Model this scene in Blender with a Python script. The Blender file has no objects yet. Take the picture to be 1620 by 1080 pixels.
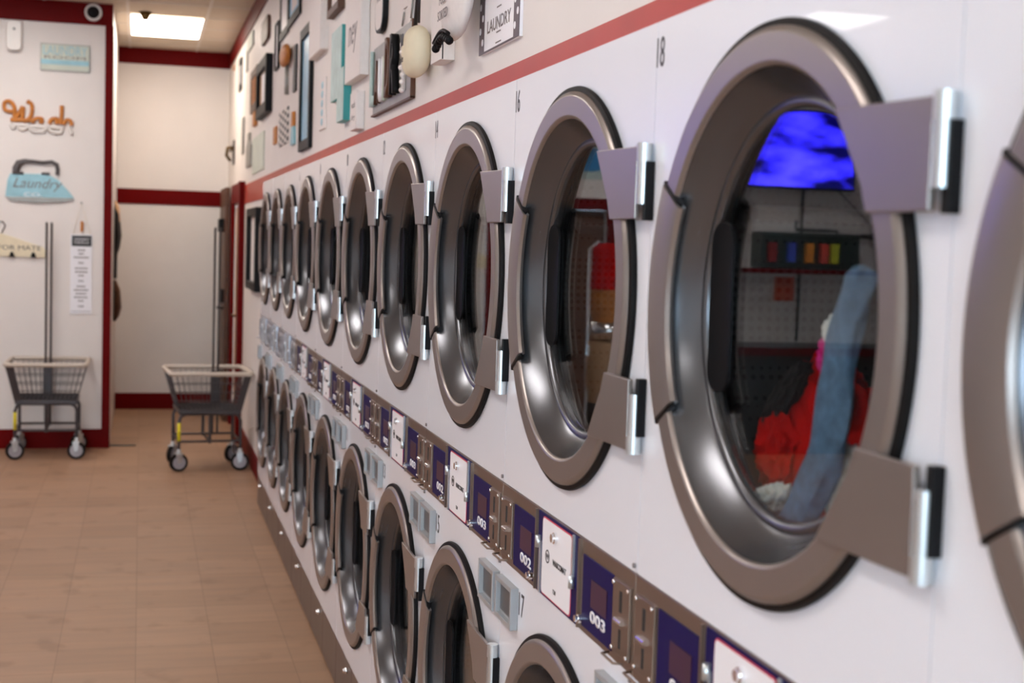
import bpy, bmesh, math, random
from mathutils import Vector, Matrix
random.seed(7)
PI = math.pi
S = bpy.context.scene
C = S.collection

# ---------------------------------------------------------------- camera
YAW, PITCH, ROLL, FPX = math.radians(15.0395), math.radians(4.0382), math.radians(1.8101), 2198.2
CAMZ = 1.70
d = Vector((math.sin(YAW)*math.cos(PITCH), math.cos(YAW)*math.cos(PITCH), -math.sin(PITCH)))
r0 = Vector((math.cos(YAW), -math.sin(YAW), 0)); u0 = r0.cross(d)
R = r0*math.cos(ROLL) + u0*math.sin(ROLL); U = u0*math.cos(ROLL) - r0*math.sin(ROLL)
cam = bpy.data.cameras.new('camera'); co = bpy.data.objects.new('camera', cam); C.objects.link(co)
co.matrix_world = Matrix(((R.x, U.x, -d.x, 0), (R.y, U.y, -d.y, 0), (R.z, U.z, -d.z, CAMZ), (0, 0, 0, 1)))
cam.sensor_width = 36; cam.lens = 36*FPX/1620; cam.clip_start = 0.05; cam.clip_end = 100
cam.dof.use_dof = True; cam.dof.focus_distance = 3.2; cam.dof.aperture_fstop = 4.6
S.camera = co

# ---------------------------------------------------------------- world (daylight outside the front window)
w = bpy.data.worlds.new('daylight'); S.world = w; w.use_nodes = True
w.node_tree.nodes['Background'].inputs[0].default_value = (0.62, 0.82, 1.0, 1)
w.node_tree.nodes['Background'].inputs[1].default_value = 10.0
S.view_settings.view_transform = 'Standard'; S.view_settings.look = 'None'
S.view_settings.gamma = 1; S.view_settings.use_curve_mapping = False
S.view_settings.exposure = 0.60
TROFFER = 11.0            # strength of the ceiling light panels

# ---------------------------------------------------------------- room numbers
D = 0.732                 # plane of the dryer fronts
WALL = 0.807              # plane of the wall above them
YC18 = 1.551
CEIL = 3.43
YP = 11.265               # partition wall
YB = 13.75                # back wall of the alcove
XL, YF = -6.2, -4.0

# ---------------------------------------------------------------- materials
def mat(name, col, rough=.5, metal=0., coat=0., emit=None, estr=0., spec=None, aniso=0.):
    m = bpy.data.materials.new(name); m.use_nodes = True
    b = m.node_tree.nodes['Principled BSDF']
    b.inputs['Base Color'].default_value = (*col, 1); b.inputs['Roughness'].default_value = rough
    b.inputs['Metallic'].default_value = metal; b.inputs['Coat Weight'].default_value = coat
    if spec is not None: b.inputs['Specular IOR Level'].default_value = spec
    if aniso: b.inputs['Anisotropic'].default_value = aniso
    if emit: b.inputs['Emission Color'].default_value = (*emit, 1); b.inputs['Emission Strength'].default_value = estr
    return m
def srgb(r, g, b):
    f = lambda c: (c/255/12.92) if c/255 <= .04045 else ((c/255+.055)/1.055)**2.4
    return (f(r), f(g), f(b))
def noise_mat(m, scale=8, lo=.85, hi=1.1, rlo=None, rhi=None, bump=0., stretch=(1, 1, 1), detail=4):
    nt = m.node_tree; b = nt.nodes['Principled BSDF']
    tc = nt.nodes.new('ShaderNodeTexCoord'); mp = nt.nodes.new('ShaderNodeMapping'); mp.inputs['Scale'].default_value = stretch
    n = nt.nodes.new('ShaderNodeTexNoise'); n.inputs['Scale'].default_value = scale; n.inputs['Detail'].default_value = detail
    nt.links.new(tc.outputs['Object'], mp.inputs[0]); nt.links.new(mp.outputs[0], n.inputs['Vector'])
    base = b.inputs['Base Color'].default_value[:]
    rp = nt.nodes.new('ShaderNodeValToRGB'); rp.color_ramp.elements[0].position = .3; rp.color_ramp.elements[1].position = .7
    rp.color_ramp.elements[0].color = (*[min(1, c*lo) for c in base[:3]], 1); rp.color_ramp.elements[1].color = (*[min(1, c*hi) for c in base[:3]], 1)
    nt.links.new(n.outputs['Fac'], rp.inputs[0]); nt.links.new(rp.outputs[0], b.inputs['Base Color'])
    if rlo is not None:
        mr = nt.nodes.new('ShaderNodeMapRange'); mr.inputs['To Min'].default_value = rlo; mr.inputs['To Max'].default_value = rhi
        nt.links.new(n.outputs['Fac'], mr.inputs[0]); nt.links.new(mr.outputs[0], b.inputs['Roughness'])
    if bump:
        bp = nt.nodes.new('ShaderNodeBump'); bp.inputs['Strength'].default_value = bump; bp.inputs['Distance'].default_value = .01
        nt.links.new(n.outputs['Fac'], bp.inputs['Height']); nt.links.new(bp.outputs[0], b.inputs['Normal'])
    return m
M = {}
M['wall'] = noise_mat(mat('painted_wall', srgb(228, 221, 216), .5, spec=.3), 3, .97, 1.02, bump=.04)
M['red'] = noise_mat(mat('dark_red_trim_paint', srgb(98, 0, 0), .5, spec=.08), 9, .94, 1.05)
M['stripe'] = noise_mat(mat('orange_red_board', srgb(172, 40, 14), .36, spec=.28), 9, .94, 1.06)  # right-wall band: a brighter, more orange red than the other trim
M['enamel'] = noise_mat(mat('white_enamel', srgb(228, 229, 236), .24, coat=.25), 2, .99, 1.01)
M['ring'] = noise_mat(mat('door_metal', srgb(140, 130, 125), .3, .6), 6, .97, 1.03, .28, .33)
M['funnel'] = noise_mat(mat('brushed_steel', srgb(100, 101, 105), .26, .8), 4, .94, 1.05, .22, .30, stretch=(20, 1, 1))
M['steel'] = mat('drum_steel', srgb(120, 122, 126), .35, .9)
M['bronze'] = noise_mat(mat('bronze_panel', srgb(136, 118, 106), .34, .75), 5, .93, 1.05, .28, .42)
M['greystrip'] = noise_mat(mat('grey_panel', srgb(170, 172, 180), .3, .8), 5, .93, 1.05)
M['kick'] = noise_mat(mat('kick_panel_metal', srgb(126, 114, 106), .36, .75), 4, .92, 1.06, .3, .45)
M['chrome'] = mat('chrome', (.85, .86, .88), .12, 1.)
M['satin'] = mat('satin_chrome', srgb(206, 211, 213), .33, .8)
M['rubber'] = mat('black_rubber', (.008, .007, .007), .55, spec=.12)
M['black'] = mat('black_plastic', (.006, .006, .007), .5, spec=.15)
M['darkin'] = mat('dark_interior', (.02, .02, .02), .7)
M['navy'] = mat('navy_panel', srgb(12, 8, 74), .45, spec=.15)
M['plumwin'] = mat('plum_window', srgb(58, 28, 56), .3, spec=.3)
M['white'] = mat('white_print', srgb(236, 234, 238), .4)
M['pinkline'] = mat('red_outline', srgb(196, 60, 80), .4)
M['ink'] = mat('black_ink', (.015, .013, .015), .5)
M['greyink'] = mat('grey_ink', srgb(120, 112, 112), .6)
M['ventgrey'] = mat('vent_grey', srgb(166, 168, 170), .4, .3)
M['ventdark'] = mat('vent_recess', srgb(92, 100, 106), .3, .5)
M['canvas'] = noise_mat(mat('white_canvas', srgb(228, 220, 216), .6), 60, .97, 1.02)
M['cream'] = noise_mat(mat('cream_fabric', srgb(228, 216, 188), .8), 20, .95, 1.03)
M['teal'] = mat('teal_paint', srgb(48, 150, 150), .5)
M['paleteal'] = noise_mat(mat('pale_teal_wood', srgb(186, 206, 202), .6), 12, .85, 1.1)
M['wood'] = noise_mat(mat('orange_wood', srgb(190, 118, 48), .5), 6, .8, 1.15, stretch=(1, 1, 8))
M['darkwood'] = noise_mat(mat('dark_wood', srgb(84, 48, 24), .5), 6, .7, 1.2, stretch=(1, 1, 6))
M['tan'] = noise_mat(mat('tan_wood', srgb(186, 146, 108), .6), 8, .85, 1.1)
M['greenwhite'] = noise_mat(mat('pale_green_board', srgb(206, 212, 198), .6), 9, .93, 1.04)
M['greymetal'] = noise_mat(mat('galvanised_metal', srgb(150, 148, 142), .45, .5), 12, .85, 1.12)
M['blueart'] = noise_mat(mat('blue_print', srgb(120, 176, 206), .35), 5, .8, 1.25)
M['ironblue'] = noise_mat(mat('light_blue_paint', srgb(150, 196, 208), .5), 14, .9, 1.08)
M['irongrey'] = noise_mat(mat('dark_grey_paint', srgb(78, 72, 72), .5), 10, .8, 1.3)
M['cartmetal'] = mat('cart_grey_metal', srgb(74, 70, 72), .4, .6)
M['cartplastic'] = mat('cart_bumper_plastic', srgb(196, 184, 170), .5)
M['wheelgrey'] = mat('wheel_grey', srgb(160, 156, 162), .45)
M['yellow'] = mat('yellow_label', srgb(222, 206, 30), .4)
M['plastwhite'] = mat('white_plastic', srgb(222, 216, 210), .35)
M['brass'] = mat('dark_brass', srgb(96, 72, 36), .35, .8)
M['tbar'] = mat('white_tbar', srgb(214, 204, 192), .5)
M['denim'] = noise_mat(mat('denim', srgb(96, 128, 160), .8), 60, .75, 1.2, bump=.3)
M['redcloth'] = noise_mat(mat('red_cloth', srgb(200, 5, 2), .85, spec=.1), 10, .7, 1.1, bump=.3)
M['whitecloth'] = noise_mat(mat('white_cloth', srgb(232, 232, 226), .8), 14, .9, 1.03, bump=.3)
M['pinkcloth'] = mat('pink_cloth', srgb(224, 40, 140), .8)
M['blackcloth'] = mat('black_cloth', srgb(22, 18, 18), .85)
M['orangesign'] = mat('orange_sign', srgb(220, 84, 40), .5)
M['greencase'] = mat('dark_green_case', srgb(28, 44, 40), .3)
M['darkcounter'] = mat('dark_counter', srgb(46, 50, 54), .4)

def checker_mat(name, c1, c2, s):
    m = mat(name, c1, .5); nt = m.node_tree; b = nt.nodes['Principled BSDF']
    tc = nt.nodes.new('ShaderNodeTexCoord'); k = nt.nodes.new('ShaderNodeTexChecker')
    mp = nt.nodes.new('ShaderNodeMapping'); mp.inputs['Scale'].default_value = (0, .17, 1); mp.inputs['Location'].default_value = (.013, .01, .01)
    k.inputs['Color1'].default_value = (*c1, 1); k.inputs['Color2'].default_value = (*c2, 1); k.inputs['Scale'].default_value = s
    nt.links.new(tc.outputs['Object'], mp.inputs[0]); nt.links.new(mp.outputs[0], k.inputs['Vector']); nt.links.new(k.outputs[0], b.inputs['Base Color'])
    return m
M['checker'] = checker_mat('black_white_checks', (.02, .02, .02), srgb(226, 220, 214), 46)

def floor_mat():
    m = mat('vinyl_tile', srgb(160, 124, 96), .4); nt = m.node_tree; b = nt.nodes['Principled BSDF']
    tc = nt.nodes.new('ShaderNodeTexCoord')
    br = nt.nodes.new('ShaderNodeTexBrick'); br.offset = 0; br.inputs['Scale'].default_value = 1
    br.inputs['Brick Width'].default_value = .305; br.inputs['Row Height'].default_value = .305
    br.inputs['Mortar Size'].default_value = .0022; br.inputs['Mortar Smooth'].default_value = .6
    br.inputs['Color1'].default_value = (*srgb(166, 130, 102), 1); br.inputs['Color2'].default_value = (*srgb(155, 120, 93), 1)
    br.inputs['Mortar'].default_value = (*srgb(132, 100, 77), 1)
    nt.links.new(tc.outputs['Object'], br.inputs['Vector'])
    # travertine-like streaks running across the aisle
    mp = nt.nodes.new('ShaderNodeMapping'); mp.inputs['Scale'].default_value = (1.2, 9, 1)
    n = nt.nodes.new('ShaderNodeTexNoise'); n.inputs['Scale'].default_value = 1.6; n.inputs['Detail'].default_value = 7; n.inputs['Roughness'].default_value = .6
    nt.links.new(tc.outputs['Object'], mp.inputs[0]); nt.links.new(mp.outputs[0], n.inputs['Vector'])
    rp = nt.nodes.new('ShaderNodeValToRGB'); e = rp.color_ramp.elements
    e[0].position = .3; e[0].color = (.70, .66, .62, 1); e[1].position = .62; e[1].color = (1.06, 1.05, 1.04, 1)
    nt.links.new(n.outputs['Fac'], rp.inputs[0])
    mx = nt.nodes.new('ShaderNodeMix'); mx.data_type = 'RGBA'; mx.blend_type = 'MULTIPLY'; mx.inputs[0].default_value = .6
    nt.links.new(br.outputs['Color'], mx.inputs[6]); nt.links.new(rp.outputs[0], mx.inputs[7])
    # scuffs
    n2 = nt.nodes.new('ShaderNodeTexNoise'); n2.inputs['Scale'].default_value = 5; n2.inputs['Detail'].default_value = 8
    nt.links.new(tc.outputs['Object'], n2.inputs['Vector'])
    rp2 = nt.nodes.new('ShaderNodeValToRGB'); e = rp2.color_ramp.elements
    e[0].position = .32; e[0].color = (.72, .68, .64, 1); e[1].position = .42; e[1].color = (1, 1, 1, 1)
    nt.links.new(n2.outputs['Fac'], rp2.inputs[0])
    mx2 = nt.nodes.new('ShaderNodeMix'); mx2.data_type = 'RGBA'; mx2.blend_type = 'MULTIPLY'; mx2.inputs[0].default_value = .7
    nt.links.new(mx.outputs[2], mx2.inputs[6]); nt.links.new(rp2.outputs[0], mx2.inputs[7])
    nt.links.new(mx2.outputs[2], b.inputs['Base Color'])
    mr = nt.nodes.new('ShaderNodeMapRange'); mr.inputs['To Min'].default_value = .38; mr.inputs['To Max'].default_value = .6
    nt.links.new(n.outputs['Fac'], mr.inputs[0]); nt.links.new(mr.outputs[0], b.inputs['Roughness'])
    return m
M['floor'] = floor_mat()

def ceil_mat():
    m = mat('ceiling_tile', srgb(206, 190, 170), .8); nt = m.node_tree; b = nt.nodes['Principled BSDF']
    tc = nt.nodes.new('ShaderNodeTexCoord'); n = nt.nodes.new('ShaderNodeTexNoise'); n.inputs['Scale'].default_value = 90; n.inputs['Detail'].default_value = 4
    nt.links.new(tc.outputs['Object'], n.inputs['Vector'])
    bp = nt.nodes.new('ShaderNodeBump'); bp.inputs['Strength'].default_value = .3; bp.inputs['Distance'].default_value = .005
    nt.links.new(n.outputs['Fac'], bp.inputs['Height']); nt.links.new(bp.outputs[0], b.inputs['Normal'])
    return m
M['ceil'] = ceil_mat()

def drum_mat():
    m = mat('perforated_steel', srgb(70, 72, 74), .45, .6); nt = m.node_tree; b = nt.nodes['Principled BSDF']
    tc = nt.nodes.new('ShaderNodeTexCoord'); v = nt.nodes.new('ShaderNodeTexVoronoi'); v.inputs['Scale'].default_value = 70; v.inputs['Randomness'].default_value = 0
    nt.links.new(tc.outputs['Object'], v.inputs['Vector'])
    rp = nt.nodes.new('ShaderNodeValToRGB'); e = rp.color_ramp.elements
    e[0].position = .25; e[0].color = (*srgb(40, 40, 42), 1); e[1].position = .34; e[1].color = (*srgb(68, 70, 72), 1)
    nt.links.new(v.outputs['Distance'], rp.inputs[0]); nt.links.new(rp.outputs[0], b.inputs['Base Color'])
    return m
M['drum'] = drum_mat()

def glass_mat(name, tint, ior=1.5):
    m = bpy.data.materials.new(name); m.use_nodes = True; nt = m.node_tree
    nt.nodes.remove(nt.nodes['Principled BSDF']); out = nt.nodes['Material Output']
    t = nt.nodes.new('ShaderNodeBsdfTransparent'); t.inputs[0].default_value = (*tint, 1)
    g = nt.nodes.new('ShaderNodeBsdfGlossy'); g.inputs['Roughness'].default_value = 0.012
    f = nt.nodes.new('ShaderNodeFresnel')
    ge = nt.nodes.new('ShaderNodeNewGeometry'); mr = nt.nodes.new('ShaderNodeMapRange')   # same index from both sides of the thin pane
    mr.inputs['To Min'].default_value = ior; mr.inputs['To Max'].default_value = 1/ior
    nt.links.new(ge.outputs['Backfacing'], mr.inputs['Value']); nt.links.new(mr.outputs[0], f.inputs['IOR'])
    mx = nt.nodes.new('ShaderNodeMixShader')
    nt.links.new(f.outputs[0], mx.inputs[0]); nt.links.new(t.outputs[0], mx.inputs[1]); nt.links.new(g.outputs[0], mx.inputs[2])
    nt.links.new(mx.outputs[0], out.inputs[0]); return m
M['glass'] = glass_mat('door_glass', (.86, .88, .88), 1.50)
M['windowglass'] = glass_mat('window_glass', (.97, .98, .98), 1.45)
M['light'] = mat('cool_light_diffuser', (.9, .9, .9), .5, emit=(1.0, .94, .90), estr=TROFFER)
M['warmlight'] = mat('warm_light_diffuser', (.9, .9, .9), .5, emit=(1.0, .89, .78), estr=TROFFER*.8)

def tv_mat():
    m = mat('screen_picture', (0, 0, .02), .2); nt = m.node_tree; b = nt.nodes['Principled BSDF']
    tc = nt.nodes.new('ShaderNodeTexCoord'); mp = nt.nodes.new('ShaderNodeMapping'); mp.inputs['Rotation'].default_value = (0, .5, 0)
    mp.inputs['Scale'].default_value = (1.2, 1, 3.2)
    n = nt.nodes.new('ShaderNodeTexNoise'); n.inputs['Scale'].default_value = 1.6; n.inputs['Detail'].default_value = 2
    nt.links.new(tc.outputs['Object'], mp.inputs[0]); nt.links.new(mp.outputs[0], n.inputs['Vector'])
    rp = nt.nodes.new('ShaderNodeValToRGB'); e = rp.color_ramp.elements
    e[0].position = .40; e[0].color = (.0, .0, .05, 1); e[1].position = .50; e[1].color = (.025, .018, .9, 1)
    e2 = e.new(.68); e2.color = (.07, .055, 1.0, 1)
    nt.links.new(n.outputs['Fac'], rp.inputs[0]); nt.links.new(rp.outputs[0], b.inputs['Emission Color'])
    b.inputs['Emission Strength'].default_value = 7.0
    return m
M['tv'] = tv_mat()

# ---------------------------------------------------------------- mesh helpers
def mesh_from(bm, name, mats, smooth=False):
    me = bpy.data.meshes.new(name); bm.normal_update(); bm.to_mesh(me); bm.free()
    for m_ in (mats if isinstance(mats, (list, tuple)) else [mats]): me.materials.append(m_)
    if smooth:
        for p in me.polygons: p.use_smooth = True
        me.set_sharp_from_angle(angle=math.radians(40))
    return me
def obj(name, bm, m, parent=None, smooth=False):
    me = bm if isinstance(bm, bpy.types.Mesh) else mesh_from(bm, name, m, smooth)
    o = bpy.data.objects.new(name, me); C.objects.link(o)
    if parent: o.parent = parent
    return o
def tag(o, label, cat, group=None, kind=None):
    if label: o['label'] = label
    if cat: o['category'] = cat
    if group: o['group'] = group
    if kind: o['kind'] = kind
    return o
def thing(name, label, cat, loc=(0, 0, 0), rz=0, group=None):
    o = bpy.data.objects.new(name, None); o.empty_display_size = .1; C.objects.link(o)
    o.location = loc; o.rotation_euler = (0, 0, rz); return tag(o, label, cat, group)
def B(): return bmesh.new()
def box(bm, x0, x1, y0, y1, z0, z1, bev=0, mi=0):
    x0, x1 = min(x0, x1), max(x0, x1); y0, y1 = min(y0, y1), max(y0, y1); z0, z1 = min(z0, z1), max(z0, z1)
    t = bmesh.new()
    vs = [t.verts.new((x, y, z)) for x in (x0, x1) for y in (y0, y1) for z in (z0, z1)]
    for f in ((0, 1, 3, 2), (4, 6, 7, 5), (0, 4, 5, 1), (2, 3, 7, 6), (0, 2, 6, 4), (1, 5, 7, 3)):
        t.faces.new([vs[i] for i in f])
    if bev: bmesh.ops.bevel(t, geom=list(t.edges), offset=bev, segments=2, affect='EDGES', profile=.5)
    for f in t.faces: f.material_index = mi
    merge(bm, t); return bm
def merge(bm, t, mtx=None):
    if mtx is not None: t.transform(mtx)
    me = bpy.data.meshes.new('tmp'); t.to_mesh(me); t.free(); bm.from_mesh(me); bpy.data.meshes.remove(me)
def tube(bm, pts, rad, seg=8, closed=False, mi=0):
    pts = [Vector(p) for p in pts]; n = len(pts); rings = []
    prev = None
    for i, p in enumerate(pts):
        if closed: t = (pts[(i+1) % n]-pts[i-1]).normalized()
        else: t = (pts[min(i+1, n-1)]-pts[max(i-1, 0)]).normalized()
        a = prev if prev is not None else (Vector((0, 0, 1)) if abs(t.z) < .9 else Vector((1, 0, 0)))
        a = (a-t*a.dot(t)).normalized(); prev = a; b = t.cross(a)
        rr = rad[i] if isinstance(rad, (list, tuple)) else rad
        rings.append([bm.verts.new(p+(a*math.cos(q)+b*math.sin(q))*rr) for q in [2*PI*k/seg for k in range(seg)]])
    m_ = n if closed else n-1
    for i in range(m_):
        A, Bq = rings[i], rings[(i+1) % n]
        for k in range(seg):
            f = bm.faces.new((A[k], A[(k+1) % seg], Bq[(k+1) % seg], Bq[k])); f.material_index = mi; f.smooth = True
    if not closed:
        bm.faces.new(rings[0][::-1]).material_index = mi; bm.faces.new(rings[-1]).material_index = mi
    return bm
def cyl(bm, c, axis, r, h, seg=24, mi=0, r2=None):
    c = Vector(c); ax = Vector(axis).normalized()
    return tube(bm, [c-ax*h/2, c+ax*h/2], [r, r if r2 is None else r2], seg, mi=mi)
def lathe(bm, prof, seg=96, a0=0, a1=2*PI, zc=0, mi=0, close=False):
    """profile of (radius, outwards) turned about the -X axis through (0,0,zc)"""
    full = abs(a1-a0-2*PI) < 1e-6; ns = seg if full else seg+1
    rows = []
    for i in range(ns):
        a = a0+(a1-a0)*i/seg
        rows.append([bm.verts.new((-x, r*math.cos(a), zc+r*math.sin(a))) for r, x in prof])
    for i in range(seg):
        A, Bq = rows[i], rows[(i+1) % ns]
        np_ = len(prof)
        for j in range(np_ if close else np_-1):
            f = bm.faces.new((A[j], Bq[j], Bq[(j+1) % np_], A[(j+1) % np_])); f.material_index = mi; f.smooth = True
    if close and not full:
        bm.faces.new(rows[0]); bm.faces.new(rows[-1][::-1])
    return bm
def prism_x(bm, poly, x0, x1, mi=0, bev=0):
    """polygon in (y,z) extruded along x"""
    t = bmesh.new()
    a = [t.verts.new((x0, y, z)) for y, z in poly]; b = [t.verts.new((x1, y, z)) for y, z in poly]
    t.faces.new(a); t.faces.new(b[::-1]); n = len(poly)
    for i in range(n): t.faces.new((a[i], b[i], b[(i+1) % n], a[(i+1) % n]))
    bmesh.ops.recalc_face_normals(t, faces=t.faces)
    if bev: bmesh.ops.bevel(t, geom=list(t.edges), offset=bev, segments=2, affect='EDGES', profile=.5)
    for f in t.faces: f.material_index = mi
    merge(bm, t); return bm
def disc(bm, r, x, zc, seg=64, mi=0):
    vs = [bm.verts.new((-x, r*math.cos(2*PI*i/seg), zc+r*math.sin(2*PI*i/seg))) for i in range(seg)]
    f = bm.faces.new(vs); f.material_index = mi; return bm
def rrect(y0, y1, z0, z1, r, n=5):
    out = []
    for cy, cz, a in ((y1-r, z1-r, 0), (y0+r, z1-r, PI/2), (y0+r, z0+r, PI), (y1-r, z0+r, 1.5*PI)):
        for i in range(n+1):
            q = a+PI/2*i/n; out.append((cy+r*math.cos(q), cz+r*math.sin(q)))
    return out
def plate_hole(bm, y0, y1, z0, z1, cz, r, x0, x1, seg=96):
    """rectangular plate with a round hole, thickness x0..x1"""
    def edge(a):
        c, s = math.cos(a), math.sin(a); t = 1e9
        if c > 1e-9: t = min(t, y1/c)
        if c < -1e-9: t = min(t, y0/c)
        if s > 1e-9: t = min(t, (z1-cz)/s)
        if s < -1e-9: t = min(t, (z0-cz)/s)
        return (t*c, cz+t*s)
    angs = sorted(set([round(2*PI*i/seg, 9) for i in range(seg)]+[round(math.atan2(z-cz, y) % (2*PI), 9) for y in (y0, y1) for z in (z0, z1)]))
    n = len(angs); L = {}
    for x in (x0, x1):
        L[x] = ([bm.verts.new((x, r*math.cos(a), cz+r*math.sin(a))) for a in angs], [bm.verts.new((x, *edge(a))) for a in angs])
    for i in range(n):
        j = (i+1) % n
        bm.faces.new((L[x0][0][i], L[x0][1][i], L[x0][1][j], L[x0][0][j]))
        bm.faces.new((L[x1][0][j], L[x1][1][j], L[x1][1][i], L[x1][0][i]))
        bm.faces.new((L[x0][1][i], L[x1][1][i], L[x1][1][j], L[x0][1][j]))
        bm.faces.new((L[x0][0][j], L[x1][0][j], L[x1][0][i], L[x0][0][i]))
    bmesh.ops.recalc_face_normals(bm, faces=bm.faces)
    return bm
# text as a mesh; face 'R' = on the right-hand wall (reads along -Y), 'F' = facing the camera side (-Y)
TM_R = Matrix(((0, 0, -1), (-1, 0, 0), (0, 1, 0))).to_4x4()
TM_F = Matrix(((1, 0, 0), (0, 0, -1), (0, 1, 0))).to_4x4()
def text_bm(body, h, wide=1., tm=TM_R, at=(0, 0, 0), width=None, ext=.0006, bold=0., shear=0., align='CENTER', sp=1.):
    cu = bpy.data.curves.new('t', 'FONT'); cu.body = body; cu.size = 1; cu.align_x = align; cu.align_y = 'CENTER'
    cu.extrude = 0; cu.offset = bold; cu.shear = shear; cu.space_line = sp; cu.resolution_u = 4
    o = bpy.data.objects.new('t', cu); C.objects.link(o)
    dg = bpy.context.evaluated_depsgraph_get(); me = bpy.data.meshes.new_from_object(o.evaluated_get(dg))
    bm = bmesh.new(); bm.from_mesh(me); bpy.data.meshes.remove(me); bpy.data.objects.remove(o); bpy.data.curves.remove(cu)
    xs = [v.co.x for v in bm.verts]; ys = [v.co.y for v in bm.verts]
    cx, cy = (min(xs)+max(xs))/2, (min(ys)+max(ys))/2
    sy = h/(max(ys)-min(ys)); sx = (width/(max(xs)-min(xs))) if width else sy*wide
    for v in bm.verts: v.co = Vector(((v.co.x-cx)*sx, (v.co.y-cy)*sy, 0))
    g = bmesh.ops.extrude_face_region(bm, geom=bm.faces[:])
    for e in g['geom']:
        if isinstance(e, bmesh.types.BMVert): e.co.z += max(ext, .0006)
    bmesh.ops.recalc_face_normals(bm, faces=bm.faces)
    bm.transform(Matrix.Translation(at) @ tm); return bm

# ---------------------------------------------------------------- the room
def struct(name, bm, m, parent=None, smooth=False):
    o = obj(name, bm, m, parent, smooth)
    if parent is None: o['kind'] = 'structure'
    return o
struct('floor', box(B(), XL-.1, 1.6, YF-.1, YB+.1, -.1, 0), M['floor'])
struct('ceiling', box(B(), XL-.1, 1.6, YF-.1, YB+.1, CEIL, CEIL+.1), M['ceil'])
MACH_END = 8.79; MACH_START = YC18-1.5*.8-.8
b = B(); box(b, WALL, WALL+.12, YF, YB, 1.95, CEIL); box(b, WALL, WALL+.12, MACH_END, 11.72, 0, 1.95); box(b, WALL, WALL+.12, 12.62, YB, 0, 1.95)
box(b, WALL, WALL+.12, YF, MACH_START, 0, 1.95)
struct('wall_right', b, M['wall'])
struct('wall_back', box(B(), -1.6, 1.6, YB, YB+.1, 0, CEIL), M['wall'])
b = B()
box(b, -1.24, -.225, YP, YP+.09, 0, CEIL); box(b, XL, -2.29, YP, YP+.09, 0, CEIL); box(b, -2.29, -1.24, YP, YP+.09, 2.02, CEIL)
box(b, -.30, -.225, YP+.09, YB, 0, CEIL)
struct('wall_partition', b, M['wall'])
struct('wall_left', box(B(), XL-.1, XL, YF, YP+.1, 0, CEIL), M['wall'])
b = B(); box(b, XL, 1.6, YF-.1, YF, 0, .95); box(b, XL, 1.6, YF-.1, YF, 2.5, CEIL); box(b, XL, -4.6, YF-.1, YF, .95, 2.5); box(b, .3, 1.6, YF-.1, YF, .95, 2.5)
struct('wall_front', b, M['wall'])
b = B()
for i in range(5): box(b, -4.6+i*1.225-.03, -4.6+i*1.225+.03, YF-.08, YF+.02, .95, 2.5)
box(b, -4.6, .3, YF-.08, YF+.02, .92, .98); box(b, -4.6, .3, YF-.08, YF+.02, 2.47, 2.53)
wf = struct('window_1', b, M['satin'])
obj('window_pane', box(B(), -4.57, .27, YF-.04, YF-.034, .98, 2.47), M['windowglass'], wf)
# red painted bands (all the way round the room)
def trim(n, b): return struct(f'trim_{n}', b, M['stripe'] if n == 1 else M['red'])
trim(1, box(B(), WALL-.006, WALL, YF, 11.40, 1.95, 2.10))
b = B(); box(b, WALL-.012, WALL, YF, YB, CEIL-.15, CEIL-.001); trim(2, b)
b = B(); box(b, -.225, WALL, YB-.012, YB, CEIL-.15, CEIL-.001); trim(3, b)
b = B(); box(b, -.225, WALL, YB-.010, YB, 1.962, 2.105); trim(4, b)
struct('baseboard_back', box(B(), -.225, WALL, YB-.012, YB, 0, .155), M['red'])
b = B(); box(b, XL, -.225, YP-.014, YP, CEIL-.165, CEIL-.001); trim(5, b)
b = B(); box(b, -.282, -.222, YP-.016, YP, 0, CEIL-.165); box(b, -.224, -.220, YP-.016, YP+.02, 0, CEIL-.165); trim(6, b)
b = B(); box(b, -1.24, -.282, YP-.014, YP, 0, .150); box(b, XL, -2.40, YP-.014, YP, 0, .15); struct('baseboard_partition', b, M['red'])
b = B(); box(b, WALL-.012, WALL, MACH_END+.01, 11.40, 0, .15); struct('baseboard_right', b, M['red'])
b = B(); box(b, XL, XL+.012, YF, YP, CEIL-.15, CEIL-.001); trim(7, b)
struct('baseboard_left', box(B(), XL, XL+.012, YF, YP-.02, 0, .15), M['red'])
# doorway in the partition, out of frame but mirrored in the dryer glass
b = B(); box(b, -1.36, -1.24, YP-.03, YP-.001, 0, 2.10); box(b, -2.41, -2.29, YP-.03, YP-.001, 0, 2.10); box(b, -2.29, -1.36, YP-.03, YP-.001, 2.0, 2.10); trim(8, b)
dr = struct('door_1', box(B(), -2.285, -1.365, YP+.03, YP+.07, .005, 2.0), M['darkwood'])
obj('door_handle', cyl(B(), (-1.45, YP+.0, 1.0), (0, 1, 0), .025, .06), M['satin'], dr)
# doorway in the right wall close to the corner
b = B(); box(b, WALL-.045, WALL-.001, 11.42, 11.60, 0, 2.13); box(b, WALL-.001, WALL+.12, 11.60, 11.72, 0, 2.10); trim(9, b)
b = B(); box(b, WALL-.03, WALL-.001, 12.62, 12.74, 0, 2.13); trim(10, b)
b = B(); box(b, WALL-.03, WALL-.001, 11.60, 12.62, 1.97, 2.13); trim(11, b)
dr = struct('door_2', box(B(), WALL+.01, WALL+.055, 11.73, 12.61, .006, 1.94), M['tan'])
b = B(); cyl(b, (WALL-.02, 11.86, 1.02), (1, 0, 0), .028, .012); tube(b, [(WALL-.0, 11.86, 1.02), (WALL-.05, 11.86, 1.02), (WALL-.05, 11.98, 1.02)], .011, 10)
obj('door_handle', b, M['brass'], dr)
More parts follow.
